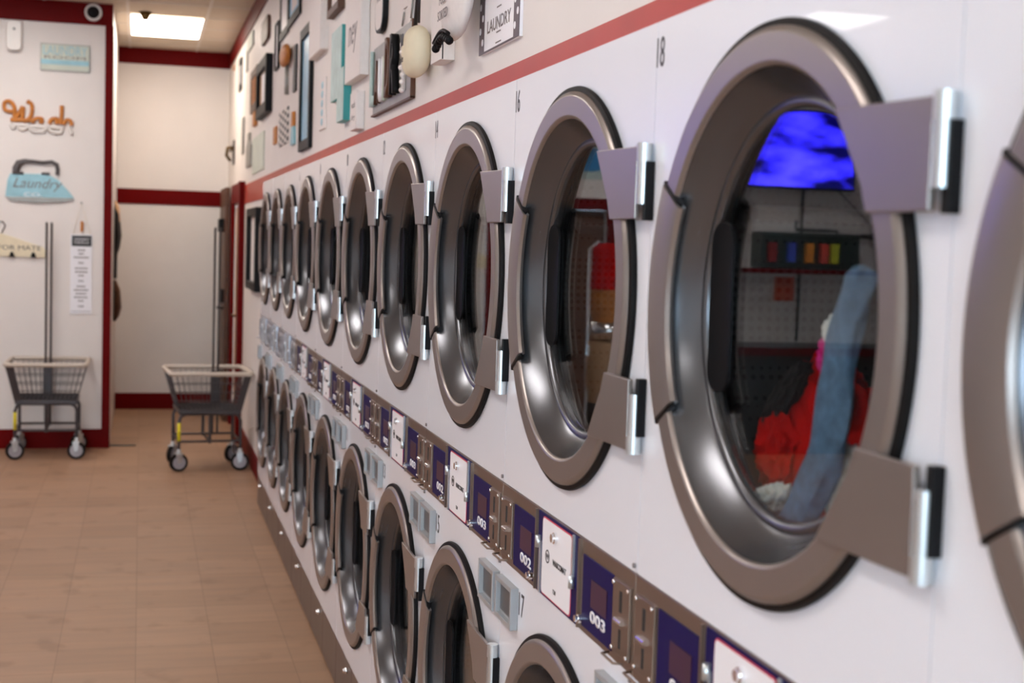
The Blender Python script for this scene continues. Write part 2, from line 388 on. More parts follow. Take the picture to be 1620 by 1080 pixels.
# second dark door leaf standing ajar at the corner, seen edge-on
dr = tag(obj('open_door', box(B(), WALL-.075, WALL-.035, 12.78, 13.66, .01, 2.12), M['darkwood']), None, None, kind='structure'); dr.name = 'door_3'
b = B(); tube(b, [(WALL-.075, 12.90, 1.03), (WALL-.12, 12.90, 1.03), (WALL-.12, 13.02, 1.03)], .012, 10)
box(b, WALL-.10, WALL-.076, 12.86, 12.94, 1.08, 1.20, .004)
obj('door_handle', b, M['black'], dr)
obj('door_closer', box(B(), WALL-.12, WALL-.076, 12.95, 13.2, 1.72, 1.84, .006), M['black'], dr)

# ceiling grid and light panels
b = B()
xg = -.11+.61*0
for i in range(-10, 3):
    x = -.12+.61*i
    if XL < x < WALL: box(b, x-.012, x+.012, YF, YB, CEIL-.006, CEIL-.0005)
for j in range(-28, 4):
    y = 11.60+.61*j
    if YF < y < YB: box(b, XL, WALL, y-.012, y+.012, CEIL-.0055, CEIL-.0006)
tb = struct('trim_12', b, M['tbar'])
def troffer(x, y, label, grp=None, lm='light'):
    t = thing('ceiling_light', label, 'light', (x, y, CEIL), group=grp)
    b = B(); 
    for q in ((-.302, -.284, -.612, .612), (.284, .302, -.612, .612), (-.284, .284, -.612, -.594), (-.284, .284, .594, .612)): box(b, *q, -.010, -.0065)
    obj('light_frame', b, M['tbar'], t)
    obj('light_diffuser', box(B(), -.284, .284, -.594, .594, -.009, -.0065), M[lm], t)
troffer(.185, 12.23, 'bright rectangular ceiling light panel above the alcove by the back wall', None, 'warmlight')
for y in (-1.2, 2.46, 6.12, 9.77):
    for x in (-1.04, -3.48): 
        troffer(x, y, 'rectangular ceiling light panel out of view over the main aisle', 'ceiling light panels over the main room')
# sprinkler
t = thing('fire_sprinkler', 'small dark brass sprinkler head hanging under the bright ceiling panel', 'sprinkler', (.012, 11.50, CEIL))
obj('sprinkler_cup', cyl(B(), (0, 0, -.035), (0, 0, 1), .022, .058, 20, r2=.05), M['brass'], t)
b = B(); tube(b, [(-.012, 0, -.06), (-.016, 0, -.085), (0, 0, -.108)], .004); tube(b, [(.012, 0, -.06), (.016, 0, -.085), (0, 0, -.108)], .004); cyl(b, (0, 0, -.11), (0, 0, 1), .015, .004)
obj('sprinkler_frame', b, M['chrome'], t)

# ---------------------------------------------------------------- dryers
MC = {}
def cached(key, fn):
    if key not in MC: MC[key] = fn()
    return MC[key]
ZU, ZL = 1.622, .634
def part(name, key, fn, m, parent, smooth=False, label=None):
    me = cached(key, lambda: mesh_from(fn(), name, m, smooth))
    o = obj(name, me, None, parent)
    if label: o['label'] = label
    return o
def dryer(yc, up, low, label, w=.8, rs=1., strip='bronze', near=True):
    h = w/2-.0012; K = f'{w}{rs}{strip}'
    t = thing('stacked_dryer', label, 'dryer', (D, yc, 0), group='white stacked coin dryers along the right wall')
    # fronts
    part('upper_front_panel', 'ufp'+K, lambda: plate_hole(B(), -h, h, 1.2075, 2.031, ZU, .336*rs, 0, .066), M['enamel'], t)
    part('lower_front_panel', 'lfp'+K, lambda: plate_hole(B(), -h, h, .1955, 1.048, ZL, .336*rs, 0, .066), M['enamel'], t)
    def body():
        b = B()
        for s in (-1, 1): box(b, .07, .95, s*h, s*(h-.004), .01, 1.935)
        box(b, .07, .95, -h+.004, h-.004, 1.93, 1.935); box(b, .945, .95, -h+.004, h-.004, .01, 1.93); box(b, .07, .945, -h+.004, h-.004, 1.12, 1.13)
        box(b, .07, .945, -h+.004, h-.004, .01, .02); return b
    part('cabinet_body', 'body'+K, body, M['darkin'], t)
    # kick drawers
    for s in (-1, 1):
        dr_ = part('lint_drawer', f'kd{s}'+K, lambda: box(B(), 0, .05, s*.0015, s*h, .012, .1945, .002), M['kick'], t)
        if s == 1:
            def lk():
                b = B(); cyl(b, (-.004, .1, .158), (1, 0, 0), .011, .010, 20); cyl(b, (-.012, .1, .158), (1, 0, 0), .008, .008, 20, r2=.008); return b
            part('drawer_lock', 'dlk'+K, lk, M['chrome'], dr_)
    # doors
    for zc, tier in ((ZU, 'u'), (ZL, 'l')):
        R_ = rs
        def drum():
            b = B(); lathe(b, [(.27*R_, -.062), (.345*min(R_, 1), -.075), (.345*R_, -.72), (.12, -.74), (.0001, -.74)], 64, zc=zc)
            for a in (0.4, 0.4+2*PI/3, 0.4+4*PI/3):      # lifter ribs
                c, s_ = math.cos(a), math.sin(a); t2 = bmesh.new()
                box(t2, .10, .70, .285*R_, .345*R_, -.012, .012, .004)
                merge(b, t2, Matrix.Translation((0, 0, zc)) @ Matrix.Rotation(a, 4, 'X'))
            return b
        part('drum', 'drum'+tier+K, drum, M['drum'], t, True)
        dprof = [(.346*R_, .000), (.345*R_, .012), (.3405*R_, .0165), (.3375*R_, .0176), (.3365*R_, .018), (.3360*R_, .018), (.3050*R_, .018), (.3045*R_, .018), (.3035*R_, .0177), (.3005*R_, .0162), (.298*R_, .012)]
        fprof = [(.298*R_, .012), (.294*R_, .004), (.272*R_, -.026), (.266*R_, -.031), (.262*R_, -.029), (.257*R_, -.029), (.252*R_, -.033), (.250*R_, -.040), (.262*R_, -.055), (.30*R_, -.060)]
        do = part('door_ring', 'dring'+tier+K, lambda: lathe(B(), dprof, 128, zc=zc), M['ring'], t, True)
        part('door_funnel', 'dfun'+tier+K, lambda: lathe(B(), fprof, 128, zc=zc), M['funnel'], do, True)
        part('door_gasket', 'dgas'+tier+K, lambda: lathe(B(), [(.336*R_, .0005), (.353*R_, .0005), (.3545*R_, .004), (.353*R_, .009), (.346*R_, .011), (.344*R_, .006)], 128, zc=zc), M['rubber'], do, True)
        def gl():
            b = B(); disc(b, .2515*R_, -.0345, zc, 96); disc(b, .2515*R_, -.0395, zc, 96)
            return b
        part('door_glass', 'dgl'+tier+K, gl, M['glass'], do)
        # pull handle: a raised lip along the far side of the ring
        A = math.radians(29)
        hp = [(.347*R_, .004), (.3475*R_, .015), (.344*R_, .0205), (.337*R_, .022), (.284*R_, .022), (.276*R_, .0205), (.272*R_, .015), (.276*R_, .009), (.31*R_, .013)]
        part('door_handle', 'dhan'+tier+K, lambda: lathe(B(), hp, 32, -A, A, zc=zc, close=True), M['ring'], do, True)
        for s in (-1, 1):
            part('handle_end_gap', f'dnot{s}'+tier+K, lambda: lathe(B(), [(.3475*R_, .010), (.346*R_, .0195), (.29*R_, .0195), (.277*R_, .016), (.285*R_, .010)], 3, s*A, s*(A+math.radians(.9)), zc=zc, close=True), M['black'], do)
        part('latch_pad', 'dlat'+tier+K, lambda: prism_x(B(), rrect(.165*R_, .235*R_, zc-.115*R_, zc+.115*R_, .03, 6), .029, .0335), M['black'], do)
        for s in (1, -1):
            def hin():
                b = B(); P_ = [(-.200*R_, zc+s*.231*R_), (-.392, zc+s*.227*R_), (-.392, zc+s*.120*R_), (-.276*R_, zc+s*.120*R_), (-.262*R_, zc+s*.150*R_)]
                if w < .75: P_ = [(max(y, -.335), z) for y, z in P_]
                prism_x(b, P_, -.016, -.0235, bev=.0015); return b
            part('hinge_plate', f'hin{s}'+tier+K, hin, M['ring'], do)
            yb = -.397 if w > .75 else -.340
            def bar():
                b = B(); z0, z1 = sorted((zc+s*.142*R_, zc+s*.231*R_)); cyl(b, (-.013, yb, (z0+z1)/2), (0, 0, 1), .0095, z1-z0, 20)
                z0, z1 = sorted((zc+s*.205*R_, zc+s*.232*R_)); cyl(b, (-.013, yb, (z0+z1)/2), (0, 0, 1), .0115, z1-z0, 20); return b
            part('hinge_barrel', f'bar{s}'+tier+K, bar, M['satin'], do, True)
            def pin():
                b = B(); z0, z1 = sorted((zc+s*.118*R_, zc+s*.205*R_)); box(b, -.014, -.0005, yb-.014, yb-.001, z0, z1, .001); return b
            part('hinge_pin', f'pin{s}'+tier+K, pin, M['black'], do)
    # control strip
    k = w/.8
    cp = part('control_panel', 'cp'+K, lambda: box(B(), -.002, .05, -h, h, 1.049, 1.2065, .0012), M[strip], t)
    def navy():
        b = B()
        box(b, -.0045, -.001, .145*k, .295*k, 1.060, 1.182, .0006); box(b, -.0045, -.001, -.305*k, -.152*k, 1.060, 1.182, .0006)
        box(b, -.0045, -.001, -.122*k, .122*k, 1.052, 1.204, .0006); return b
    def rail(q):
        b = B()
        if q == 0: box(b, -.008, -.001, -.138*k, -.132*k, 1.052, 1.204)
        if q == 1: box(b, -.008, -.001, .130*k, .135*k, 1.052, 1.204)
        if q == 2: box(b, -.008, -.0042, -.104*k, -.097*k, 1.118, 1.203); cyl(b, (-.009, -.104*k, 1.122), (0, 0, 1), .006, .022, 12)
        if q == 3: box(b, -.008, -.0042, .098*k, .105*k, 1.053, 1.150); cyl(b, (-.009, .106*k, 1.148), (0, 0, 1), .006, .022, 12)
        return b
    part('display_backing', 'nv'+K, navy, M['navy'] if strip == 'bronze' else M['greystrip'], cp)
    for q in range(4): part('panel_rail', f'rl{q}'+K, lambda: rail(q), M['satin'] if q > 1 else M[strip], cp)
    for s in (-1, 1):
        part('display_window', f'dw{s}'+K, lambda: box(B(), -.0056, -.0044, s*.165*k if s > 0 else -.200*k, s*.245*k if s > 0 else -.280*k, 1.104, 1.150), M['plumwin'] if strip == 'bronze' else M['ventdark'], cp)
        def coin():
            b = B(); y0, y1 = (.305*k, .385*k) if s > 0 else (-.390*k, -.313*k)
            box(b, -.0075, -.001, y0, y1, 1.066, 1.182, .0015); ym = (y0+y1)/2
            tube(b, [(-.012, y0+.006, 1.064), (-.026, y0+.012, 1.064), (-.026, y1-.012, 1.064), (-.012, y1-.006, 1.064)], .0022, 8); return b
        part('coin_slide', f'cn{s}'+K, coin, M[strip], cp)
        def slot():
            b = B(); ym = .345*k if s > 0 else -.352*k
            box(b, -.0084, -.0072, ym-.005, ym+.005, 1.135, 1.168); box(b, -.0084, -.0072, ym-.004, ym+.004, 1.078, 1.108); return b
        part('coin_slot', f'sl{s}'+K, slot, M['darkin'], cp)
        ym = .345*k if s > 0 else -.352*k
        part('coin_pin', f'pn{s}'+K, lambda: cyl(B(), (-.010, ym, 1.121), (0, 1, 0), .0045, .03, 12), M['chrome'], cp, True)
        for yy in (-.033, .033):
            for zz in (1.072, 1.176): part('slide_screw', f'ss{s}{yy}{zz}'+K, lambda: cyl(B(), (-.0088, ym+yy, zz), (1, 0, 0), .0035, .003, 10), M['chrome'], cp)
        def stud():
            b = B(); cyl(b, (-.007, .153*k*s, 1.072), (1, 0, 0), .0085, .010, 16); cyl(b, (-.0145, .153*k*s, 1.072), (1, 0, 0), .006, .006, 16); return b
        part('lock_knob', f'st{s}'+K, stud, M['chrome'], cp, True)
    def card():
        return prism_x(B(), rrect(-.088*k, .088*k, 1.058, 1.197, .008), -.0062, -.004)
    def cardedge():
        return prism_x(B(), rrect(-.0905*k, .0905*k, 1.0555, 1.1995, .009), -.0055, -.004)
    part('card_outline', 'ce'+K, cardedge, M['pinkline'] if strip == 'bronze' else M['greystrip'], cp)
    part('instruction_card', 'cd'+K, card, M['white'] if strip == 'bronze' else M['ventgrey'], cp)
    def lock():
        b = B(); cyl(b, (-.008, .004, 1.175), (1, 0, 0), .0105, .006, 20); cyl(b, (-.013, .004, 1.175), (1, 0, 0), .0078, .005, 20); return b
    part('card_lock', 'lk'+K, lock, M['chrome'], cp, True)
    if strip == 'bronze':
        def words():
            b = text_bm('WASCOMAT', .011, tm=TM_R, at=(-.0062, -.022, 1.128), width=.082, bold=.02)
            lathe(b, [(.0125, .0062), (.0125, .0068), (.0100, .0068), (.0100, .0062)], 24, zc=0)
            for v in b.verts:
                if abs(v.co.z) < .05: v.co.y += .052; v.co.z += 1.131
            merge(b, text_bm('W', .011, tm=TM_R, at=(-.0062, .052, 1.131)))
            merge(b, text_bm('T30', .008, tm=TM_R, at=(-.0062, .004, 1.076)))
            return b
        part('card_writing', 'wr'+K, words, M['ink'], cp)
        for s, tx in ((1, '002'), (-1, '003')):
            part('price_digits', 'dg'+tx+K, lambda: text_bm(tx, .020, tm=TM_R, at=(-.0045, .204*k if s > 0 else -.236*k, 1.0885), width=.078, bold=.03), M['white'], cp, label='white printed digits')
    # little square covers under the strip
    for s in (1, -1):
        y0, y1 = sorted((s*.390*k, s*.262*k))
        def vent():
            b = B()
            for q in ((y0, y0+.010, .933, 1.018), (y1-.010, y1, .933, 1.018), (y0+.01, y1-.01, .933, .943), (y0+.01, y1-.01, 1.008, 1.018)): box(b, -.016, -.0002, *q, .001)
            box(b, -.006, -.0002, y0+.009, y1-.009, .941, 1.010); return b
        vo = part('coin_return', f'vt{s}'+K, vent, M['ventgrey'], t)
        part('coin_return_flap', f'vf{s}'+K, lambda: box(B(), -.0085, -.0055, y0+.018, y1-.018, .950, 1.002, .001), M['ventdark'], vo)
    for zz in (1.218, 1.040): part('panel_screw', f'sc{zz}'+K, lambda: cyl(B(), (-.002, -h+.008, zz), (1, 0, 0), .004, .004, 10), M['greyink'], t)
    if up: obj('number_label', text_bm(str(up), .044, tm=TM_R, at=(0, .3845, 1.986), width=.030 if len(str(up)) > 1 else .015), M['ink'], t)
    if low: obj('number_label', text_bm(str(low), .046, tm=TM_R, at=(0, .238, .990), width=.036 if len(str(low)) > 1 else .018), M['ink'], t)
    return t
S_ = .8
specs = [(-1, 20, None, 'stacked dryer cut off by the right edge of the photo, nearest to the camera'),
         (0, 18, 19, 'stacked dryer numbered 18 with red clothes behind its big upper glass'),
         (1, 16, 17, 'stacked dryer numbered 16 on top, second full door from the right'),
         (2, 14, 15, 'stacked dryer numbered 14, third full door from the right'),
         (3, 12, 13, 'stacked dryer numbered 12, fourth full door from the right'),
         (4, 10, 11, 'stacked dryer numbered 10, fifth full door from the right'),
         (5, 8, 9, 'stacked dryer with bronze strip, two machines nearer than the grey-strip dryers'),
         (6, 6, 7, 'farthest of the dryers with the bronze control strip, beside the grey-strip ones')]
for k_, up, lo, lab in specs:
    dryer(YC18+k_*S_, up, lo, lab)
yb_ = YC18+6.5*S_
for i, lab in enumerate(('narrow stacked dryer with grey control strip, nearest of the three narrow ones',
                         'narrow stacked dryer with grey control strip, middle of the three narrow ones',
                         'narrow stacked dryer with grey control strip at the far end of the row')):
    dryer(yb_+.345+.69*i-.02*0, None, None, lab, w=.68, rs=.955, strip='greystrip')

# ---------------------------------------------------------------- clothes in the nearest full dryer
from mathutils import noise as mn
def cloth_blob(c, rad, amp, freq, seed, rot=(0, 0, 0), pinch=0.):
    bm = bmesh.new(); bmesh.ops.create_icosphere(bm, subdivisions=5, radius=1)
    Rm = Matrix.Rotation(rot[0], 3, 'X') @ Matrix.Rotation(rot[1], 3, 'Y') @ Matrix.Rotation(rot[2], 3, 'Z')
    for v in bm.verts:
        p = v.co.copy(); q = p*freq+Vector((seed, seed*2.3, seed*.7))
        f = 1-abs(mn.noise(q))*2.2; g = mn.noise(q*2.3)*.4
        k = 1+amp*(f-.4+g)
        v.co = Rm @ Vector((p.x*rad[0]*k, p.y*rad[1]*k, p.z*rad[2]*k))+Vector(c)
    return bm
cy, cz = YC18, ZU
grp = 'clothes in the drum of the nearest full dryer'
o = obj('red_hoodie', cloth_blob((.885, cy+.105, cz-.170), (.040, .105, .098), .3, 2.2, 3.1, (.5, 0, 0)), M['redcloth'], smooth=True)
tag(o, 'crumpled bright red sweatshirt behind the glass of the nearest full dryer', 'sweatshirt', grp)
o2 = obj('sweatshirt_sleeve', cloth_blob((.85, cy+.165, cz-.190), (.032, .048, .060), .3, 2.4, 7.7, (.2, 0, 0)), M['redcloth'], o, True)
o2 = obj('black_stripe', cloth_blob((.842, cy+.150, cz-.120), (.02, .072, .018), .3, 2.4, 1.7, (-.75, 0, 0)), M['blackcloth'], o, True); o2['label'] = 'black stripe across the red sweatshirt'
b = B(); n = 22; rows = []
for i in range(n):
    f = i/(n-1); yy = cy-.100+.130*f+.01*math.sin(f*7); zz = cz+.060-.325*f; wd = .028+.014*f
    row = []
    for q in range(20):
        a = 2*PI*q/20; k_ = 1+.12*math.sin(3*a+f*9)+.08*math.sin(5*a-f*14)
        row.append(b.verts.new((.806+.014*math.sin(a)*k_+.006*math.sin(f*3), yy+wd*math.cos(a)*k_, zz+.006*math.sin(2*a))))
    rows.append(row)
for i in range(n-1):
    for q in range(20): b.faces.new((rows[i][q], rows[i][(q+1) % 20], rows[i+1][(q+1) % 20], rows[i+1][q]))
b.faces.new(rows[0]); b.faces.new(rows[-1][::-1]); bmesh.ops.recalc_face_normals(b, faces=b.faces)
tag(obj('blue_jeans', b, M['denim'], smooth=True), 'light blue jeans leg pressed upright against the dryer glass', 'jeans', grp)
tag(obj('white_shirt', cloth_blob((.806, cy+.118, cz-.255), (.020, .05, .018), .45, 2.6, 11.3, (-.5, 0, 0)), M['whitecloth'], smooth=True), 'crumpled white cloth under the red sweatshirt in the dryer', 'cloth', grp)
tag(obj('white_towel', cloth_blob((.842, cy-.028, cz-.215), (.02, .030, .050), .4, 2.4, 5.3), M['whitecloth'], smooth=True), 'white cloth to the right of the jeans leg in the dryer', 'cloth', grp)
tag(obj('pink_sock', cloth_blob((.835, cy+.022, cz-.050), (.014, .012, .026), .35, 2.4, 9.3), M['pinkcloth'], smooth=True), 'small pink sock beside the jeans leg behind the dryer glass', 'sock', grp)
tag(obj('white_sock', cloth_blob((.835, cy+.008, cz-.018), (.014, .018, .018), .35, 2.4, 8.3), M['whitecloth'], smooth=True), 'small white sock just above the pink one in the dryer', 'sock', grp)

# ---------------------------------------------------------------- decorations on the wall above the dryers
X0 = WALL
GA = 'laundry decorations on the right wall'
def canvas(name, y0, y1, z0, z1, t, label, cat, face=None, side=None, words=None, wm=None, wh=.05, ww=None, wz=None, shear=0.):
    o = thing(name, label, cat, (X0, (y0+y1)/2, z0), group=GA); hw = (y1-y0)/2; hz = z1-z0
    obj('backing', box(B(), -t+.002, -.0005, -hw, hw, 0, hz, .002), side or M['canvas'], o)
    obj('face', box(B(), -t, -t+.0025, -hw+.001, hw-.001, .001, hz-.001), face or M['canvas'], o)
    if words:
        for i, wd in enumerate(words):
            obj('writing', text_bm(wd, wh, tm=TM_R, at=(-t, 0, (wz or [hz*(1-(i+.5)/len(words)) for i in range(len(words))])[i]), width=ww or hw*1.5, shear=shear), wm or M['greyink'], o)
    return o
def framed(name, y0, y1, z0, z1, t, fw, label, frame, pic, inner=None, cat='picture'):
    o = thing(name, label, cat, (X0, (y0+y1)/2, z0), group=GA); hw = (y1-y0)/2; hz = z1-z0
    b = B()
    for q in ((-hw, -hw+fw, 0, hz), (hw-fw, hw, 0, hz), (-hw+fw, hw-fw, 0, fw), (-hw+fw, hw-fw, hz-fw, hz)): box(b, -t, -.0005, *q, .001)
    obj('frame', b, frame, o)
    obj('picture', box(B(), -t*.45, -.001, -hw+fw, hw-fw, fw, hz-fw), pic, o)
    if inner: obj('print', box(B(), -t*.45-.002, -t*.45, -hw*.45, hw*.45, hz*.22, hz*.78), inner, o)
    return o
# polka-bordered LAUNDRY print
t = thing('laundry_print', 'white print reading LAUNDRY with charcoal dotted side borders', 'wall sign', (X0, 3.182, 2.156), group=GA)
H_ = .50
obj('print_sheet', box(B(), -.008, -.0005, -.187, .187, 0, H_), M['white'], t)
b = B(); box(b, -.0095, -.0078, -.187, -.140, 0, H_); box(b, -.0095, -.0078, .140, .187, 0, H_); box(b, -.0095, -.0078, -.14, .14, 0, .004); obj('dotted_border', b, mat('charcoal', srgb(84, 70, 74), .5), t)
b = B()
for s in (-1, 1):
    for j in range(9):
        for kx, off in ((.152, 0), (.175, .5)):
            zz = .028+(j+off)*.058
            if zz < H_-.01: cyl(b, (-.0098, s*kx, zz), (1, 0, 0), .0085, .0006, 14)
obj('dots', b, M['white'], t)
obj('writing', text_bm('LAUNDRY', .030, tm=TM_R, at=(-.008, 0, .058), width=.22, bold=.01), M['greyink'], t)
b = B()
for zz, ww in ((.092, .04), (.034, .04), (.010, .05)): box(b, -.0088, -.0079, -ww/2, ww/2, zz, zz+.003)
obj('small_marks', b, M['greyink'], t)
canvas('canvas_sign', 3.684, 3.819, 2.184, 2.70, .039, 'tall deep white canvas box behind the round white hanging ornament', 'wall sign')
# round white ornament with a black beaded bow
t = thing('round_sign', 'rounded white hanging ornament lettered FOLD SORTED with a black beaded bow', 'ornament', (X0-.045, 3.435, 2.200), group=GA)
def pillow_bm(hy, hz, tx, pw=2.6, n=40, m_=20, taper=0.):
    b = B(); rows = []
    for i in range(n):
        a = 2*PI*i/n; c, s = math.cos(a), math.sin(a)
        y = math.copysign(abs(c)**(2/pw), c)*hy; z = math.copysign(abs(s)**(2/pw), s)*hz
        row = []
        for j in range(m_+1):
            f = -PI/2+PI*j/m_; row.append(b.verts.new((-math.sin(f)*tx, y*math.cos(f)**.6 if abs(math.cos(f)) > 1e-6 else 0, z*math.cos(f)**.6 if abs(math.cos(f)) > 1e-6 else 0)))
        rows.append(row)
    for i in range(n):
        for j in range(m_): b.faces.new((rows[i][j], rows[(i+1) % n][j], rows[(i+1) % n][j+1], rows[i][j+1]))
    bmesh.ops.remove_doubles(b, verts=b.verts, dist=1e-5); bmesh.ops.recalc_face_normals(b, faces=b.faces); return b
b = pillow_bm(.150, .20, .030); b.transform(Matrix.Translation((-.01, 0, .20))); obj('sign_body', b, M['canvas'], t, True)
obj('writing', text_bm('FOLD', .024, tm=TM_R, at=(-.0412, .02, .104), width=.075), M['greyink'], t); obj('writing', text_bm('SORTED', .024, tm=TM_R, at=(-.0405, .02, .066), width=.115), M['greyink'], t)
b = B()
for i in range(9):
    q = i/8; bmesh.ops.create_icosphere(b, subdivisions=2, radius=.011, matrix=Matrix.Translation((-.045, .07-.16*q, -.014+.018*math.sin(q*PI))))
tube(b, [(-.048, .085-.18*i/8, .002+.018*math.sin(i/8*PI)) for i in range(9)], .0045, 8)
tube(b, [(-.046, -.02, .02), (-.046, -.022, -.03), (-.046, -.022, -.05)], .0016, 6)
obj('beaded_bow', b, M['black'], t)
# cream rounded tag on a black ribbon
t = thing('cream_ornament', 'cream padded oval ornament hanging from a black ribbon over the grey letter board', 'ornament', (X0-.040, 4.035, 2.247), group=GA)
b = pillow_bm(.098, .074, .036, 2.6); obj('ornament_body', b, M['cream'], t, True)
b = B()
tube(b, [(-.0, .02, .078), (-.004, -.03, .16), (-.004, -.06, .30)], .006, 8); tube(b, [(-.0, -.035, .078), (-.004, -.055, .16), (-.004, -.062, .30)], .0035, 8)
obj('ribbon', b, M['ink'], t)
b = B(); box(b, -.0375, -.0355, .015, .024, .018, .052); box(b, -.0375, -.0355, .034, .043, .018, .052); merge(b, text_bm('ake', .02, tm=TM_R, at=(-.0365, .03, -.02), width=.05, shear=.3)); obj('writing', b, M['ink'], t)
b = B()
for i in range(7): bmesh.ops.create_icosphere(b, subdivisions=2, radius=.0085, matrix=Matrix.Translation((-.022-.003*(i % 2), .100-.010*(i % 3), .03-.022*i)))
obj('lace_flowers', b, M['canvas'], t, True)
# galvanised board with mixed letters
t = thing('letter_board', 'grey metal board carrying mixed standing letters reading LAUNDRY', 'wall sign', (X0, 4.616, 2.140), group=GA)
b = B(); box(b, -.010, -.0005, -.375, .375, 0, .235, .001); obj('metal_board', b, M['greymetal'], t)
b = B(); box(b, -.016, -.0005, -.380, -.374, -.004, .235); box(b, -.016, -.0005, -.38, .38, -.006, 0); obj('board_edge', b, M['darkwood'], t)
cols = [('L', M['teal'], .345), ('A', M['darkwood'], .245), ('U', M['canvas'], .155), ('N', M['greenwhite'], .055), ('D', M['darkwood'], -.045), ('R', M['black'], -.150), ('Y', M['canvas'], -.285)]
cols = [('L', M['paleteal'], .345), ('A', M['darkwood'], .25), ('U', M['white'], .165), ('N', M['greenwhite'], .075), ('D', M['darkwood'], -.02), ('R', M['black'], -.12), ('Y', M['canvas'], -.255)]
for ch, m_, yy in cols:
    hh = .195 if ch in 'LDR' else .15
    o2 = obj('letter', text_bm(ch, hh, tm=TM_R, at=(-.010, yy, .03+hh/2), width=.085, ext=.022 if ch in 'DR' else .012, bold=.02), m_, t)
# black-rimmed sign
t = thing('oval_sign', 'narrow white sign with rounded bottom and thick black rim above the letter board', 'wall sign', (X0, 4.845, 2.414), group=GA)
obj('rim', prism_x(B(), rrect(-.085, .085, 0, .45, .06), -.020, -.0005, bev=.002), M['black'], t)
obj('sign_face', prism_x(B(), rrect(-.074, .074, .011, .44, .05), -.021, -.019), M['canvas'], t)
obj('writing', text_bm('WASH', .05, tm=TM_R, at=(-.021, 0, .13), width=.10), M['greyink'], t)
# white cut-out plaque
t = thing('cutout_plaque', 'pale white cut-out plaque with stepped outline between the black-rimmed sign and ribbon', 'plaque', (X0, 4.32, 2.385), group=GA)
obj('plaque_body', prism_x(B(), [(.21, .04), (.16, .0), (.13, .02), (.13, .05), (.06, .05), (.02, -.01), (-.02, 0), (-.04, .06), (-.12, .07), (-.14, .12), (-.19, .14), (-.19, .28), (.21, .28)][::-1], -.006, -.0005), M['canvas'], t)
b = B()
for a_, c_ in (((.13, .0), (.10, .035)), ((-.02, .0), (-.045, .055)), ((-.045, .06), (-.12, .067)), ((-.13, .10), (-.14, .2))): tube(b, [(-.008, *a_), (-.008, *c_)], .003, 6)
obj('embossed_lines', b, M['greymetal'], t)
canvas('canvas_sign', 5.165, 5.565, 2.305, 2.86, .034, 'large deep white canvas with grey script above the small white block', 'wall sign', words=['ney'], wh=.11, ww=.22, wz=[.155], shear=.25)
canvas('canvas_block', 5.245, 5.405, 2.112, 2.255, .032, 'small white canvas block with faint print just above the red stripe', 'wall sign', words=['wash', 'dry'], wh=.025, ww=.09, wz=[.095, .045])
canvas('teal_box_sign', 5.60, 5.785, 2.172, 2.385, .034, 'teal-sided box sign with pale face, lower of the two teal ones', 'wall sign', face=M['paleteal'], side=M['teal'])
canvas('teal_box_sign', 5.80, 6.11, 2.285, 2.580, .018, 'dark-teal-sided thin sign with a weathered pale face, upper of the two teal ones', 'wall sign', face=M['paleteal'], side=M['teal'])
t = canvas('drop_plaque', 6.375, 6.585, 2.195, 2.430, .008, 'narrow white plaque with a column of pale blue shapes', 'plaque')
b = B()
for i in range(5): bmesh.ops.create_icosphere(b, subdivisions=2, radius=.02, matrix=Matrix.Translation((-.006, 0, .035+.042*i)) @ Matrix.Scale(.3, 4, (1, 0, 0)) @ Matrix.Scale(1.8, 4, (0, 1, 0)))
obj('blue_shapes', b, M['ironblue'], t, True)
framed('framed_print', 6.90, 7.37, 2.139, 2.76, .020, .05, 'tall picture with a light blue print in a thick black frame', M['black'], M['blueart'])
canvas('canvas_sign', 6.365, 6.805, 2.548, 3.02, .037, 'deep plain white canvas above and right of the blue framed print', 'wall sign')
framed('wooden_box_sign', 5.848, 6.20, 2.655, 2.95, .030, .03, 'brown wooden box sign at the top edge, seen from below', M['darkwood'], M['canvas'])
framed('framed_print', 7.495, 8.12, 2.880, 3.20, .014, .045, 'black framed pale print nearest the top edge, right of two frames', M['black'], M['blueart'], M['canvas'])
framed('framed_print', 8.13, 8.62, 2.868, 3.24, .012, .045, 'black framed white print cut by the top edge, left of two frames', M['black'], M['white'])
framed('narrow_print', 8.66, 8.87, 2.723, 3.01, .018, .012, 'narrow white print with a black edge below the left frame', M['black'], M['white'])
o = thing('wood_plaque', 'rounded dark brown wooden plaque under the ceiling trim', 'plaque', (X0, 9.62, 3.0), group=GA)
obj('plaque_body', prism_x(B(), rrect(-.26, .26, 0, .155, .05), -.022, -.0005, bev=.003), M['darkwood'], o)
canvas('small_plaque', 10.76, 11.26, 3.13, 3.24, .013, 'small grey-green plaque close under the ceiling trim', 'plaque', face=M['greenwhite'], side=M['greymetal'])
framed('shadow_box', 9.14, 9.95, 2.50, 2.87, .045, .07, 'deep black shadow box frame with tan and white inside', M['black'], M['tan'], M['white'])
o = thing('washboard', 'brown wooden washboard with a handle, left of the black shadow box', 'washboard', (X0, 10.40, 2.60), group=GA)
b = B()
for q in ((-.30, -.24, 0, .31), (.24, .30, 0, .31), (-.24, .24, 0, .06), (-.24, .24, .25, .31)): box(b, -.028, -.0005, *q, .003)
obj('board_frame', b, M['darkwood'], o)
b = B()
for i in range(9): cyl(b, (-.016, 0, .072+.021*i), (0, 1, 0), .009, .48, 10)
obj('ribbed_plate', b, M['wood'], o); obj('board_handle', box(B(), -.024, -.0005, -.10, .10, -.105, 0, .006), M['wood'], o)
canvas('thin_strip', 11.34, 11.49, 3.00, 3.17, .009, 'thin grey vertical strip left of the washboard near the ceiling', 'plaque', face=M['greymetal'], side=M['greymetal'])
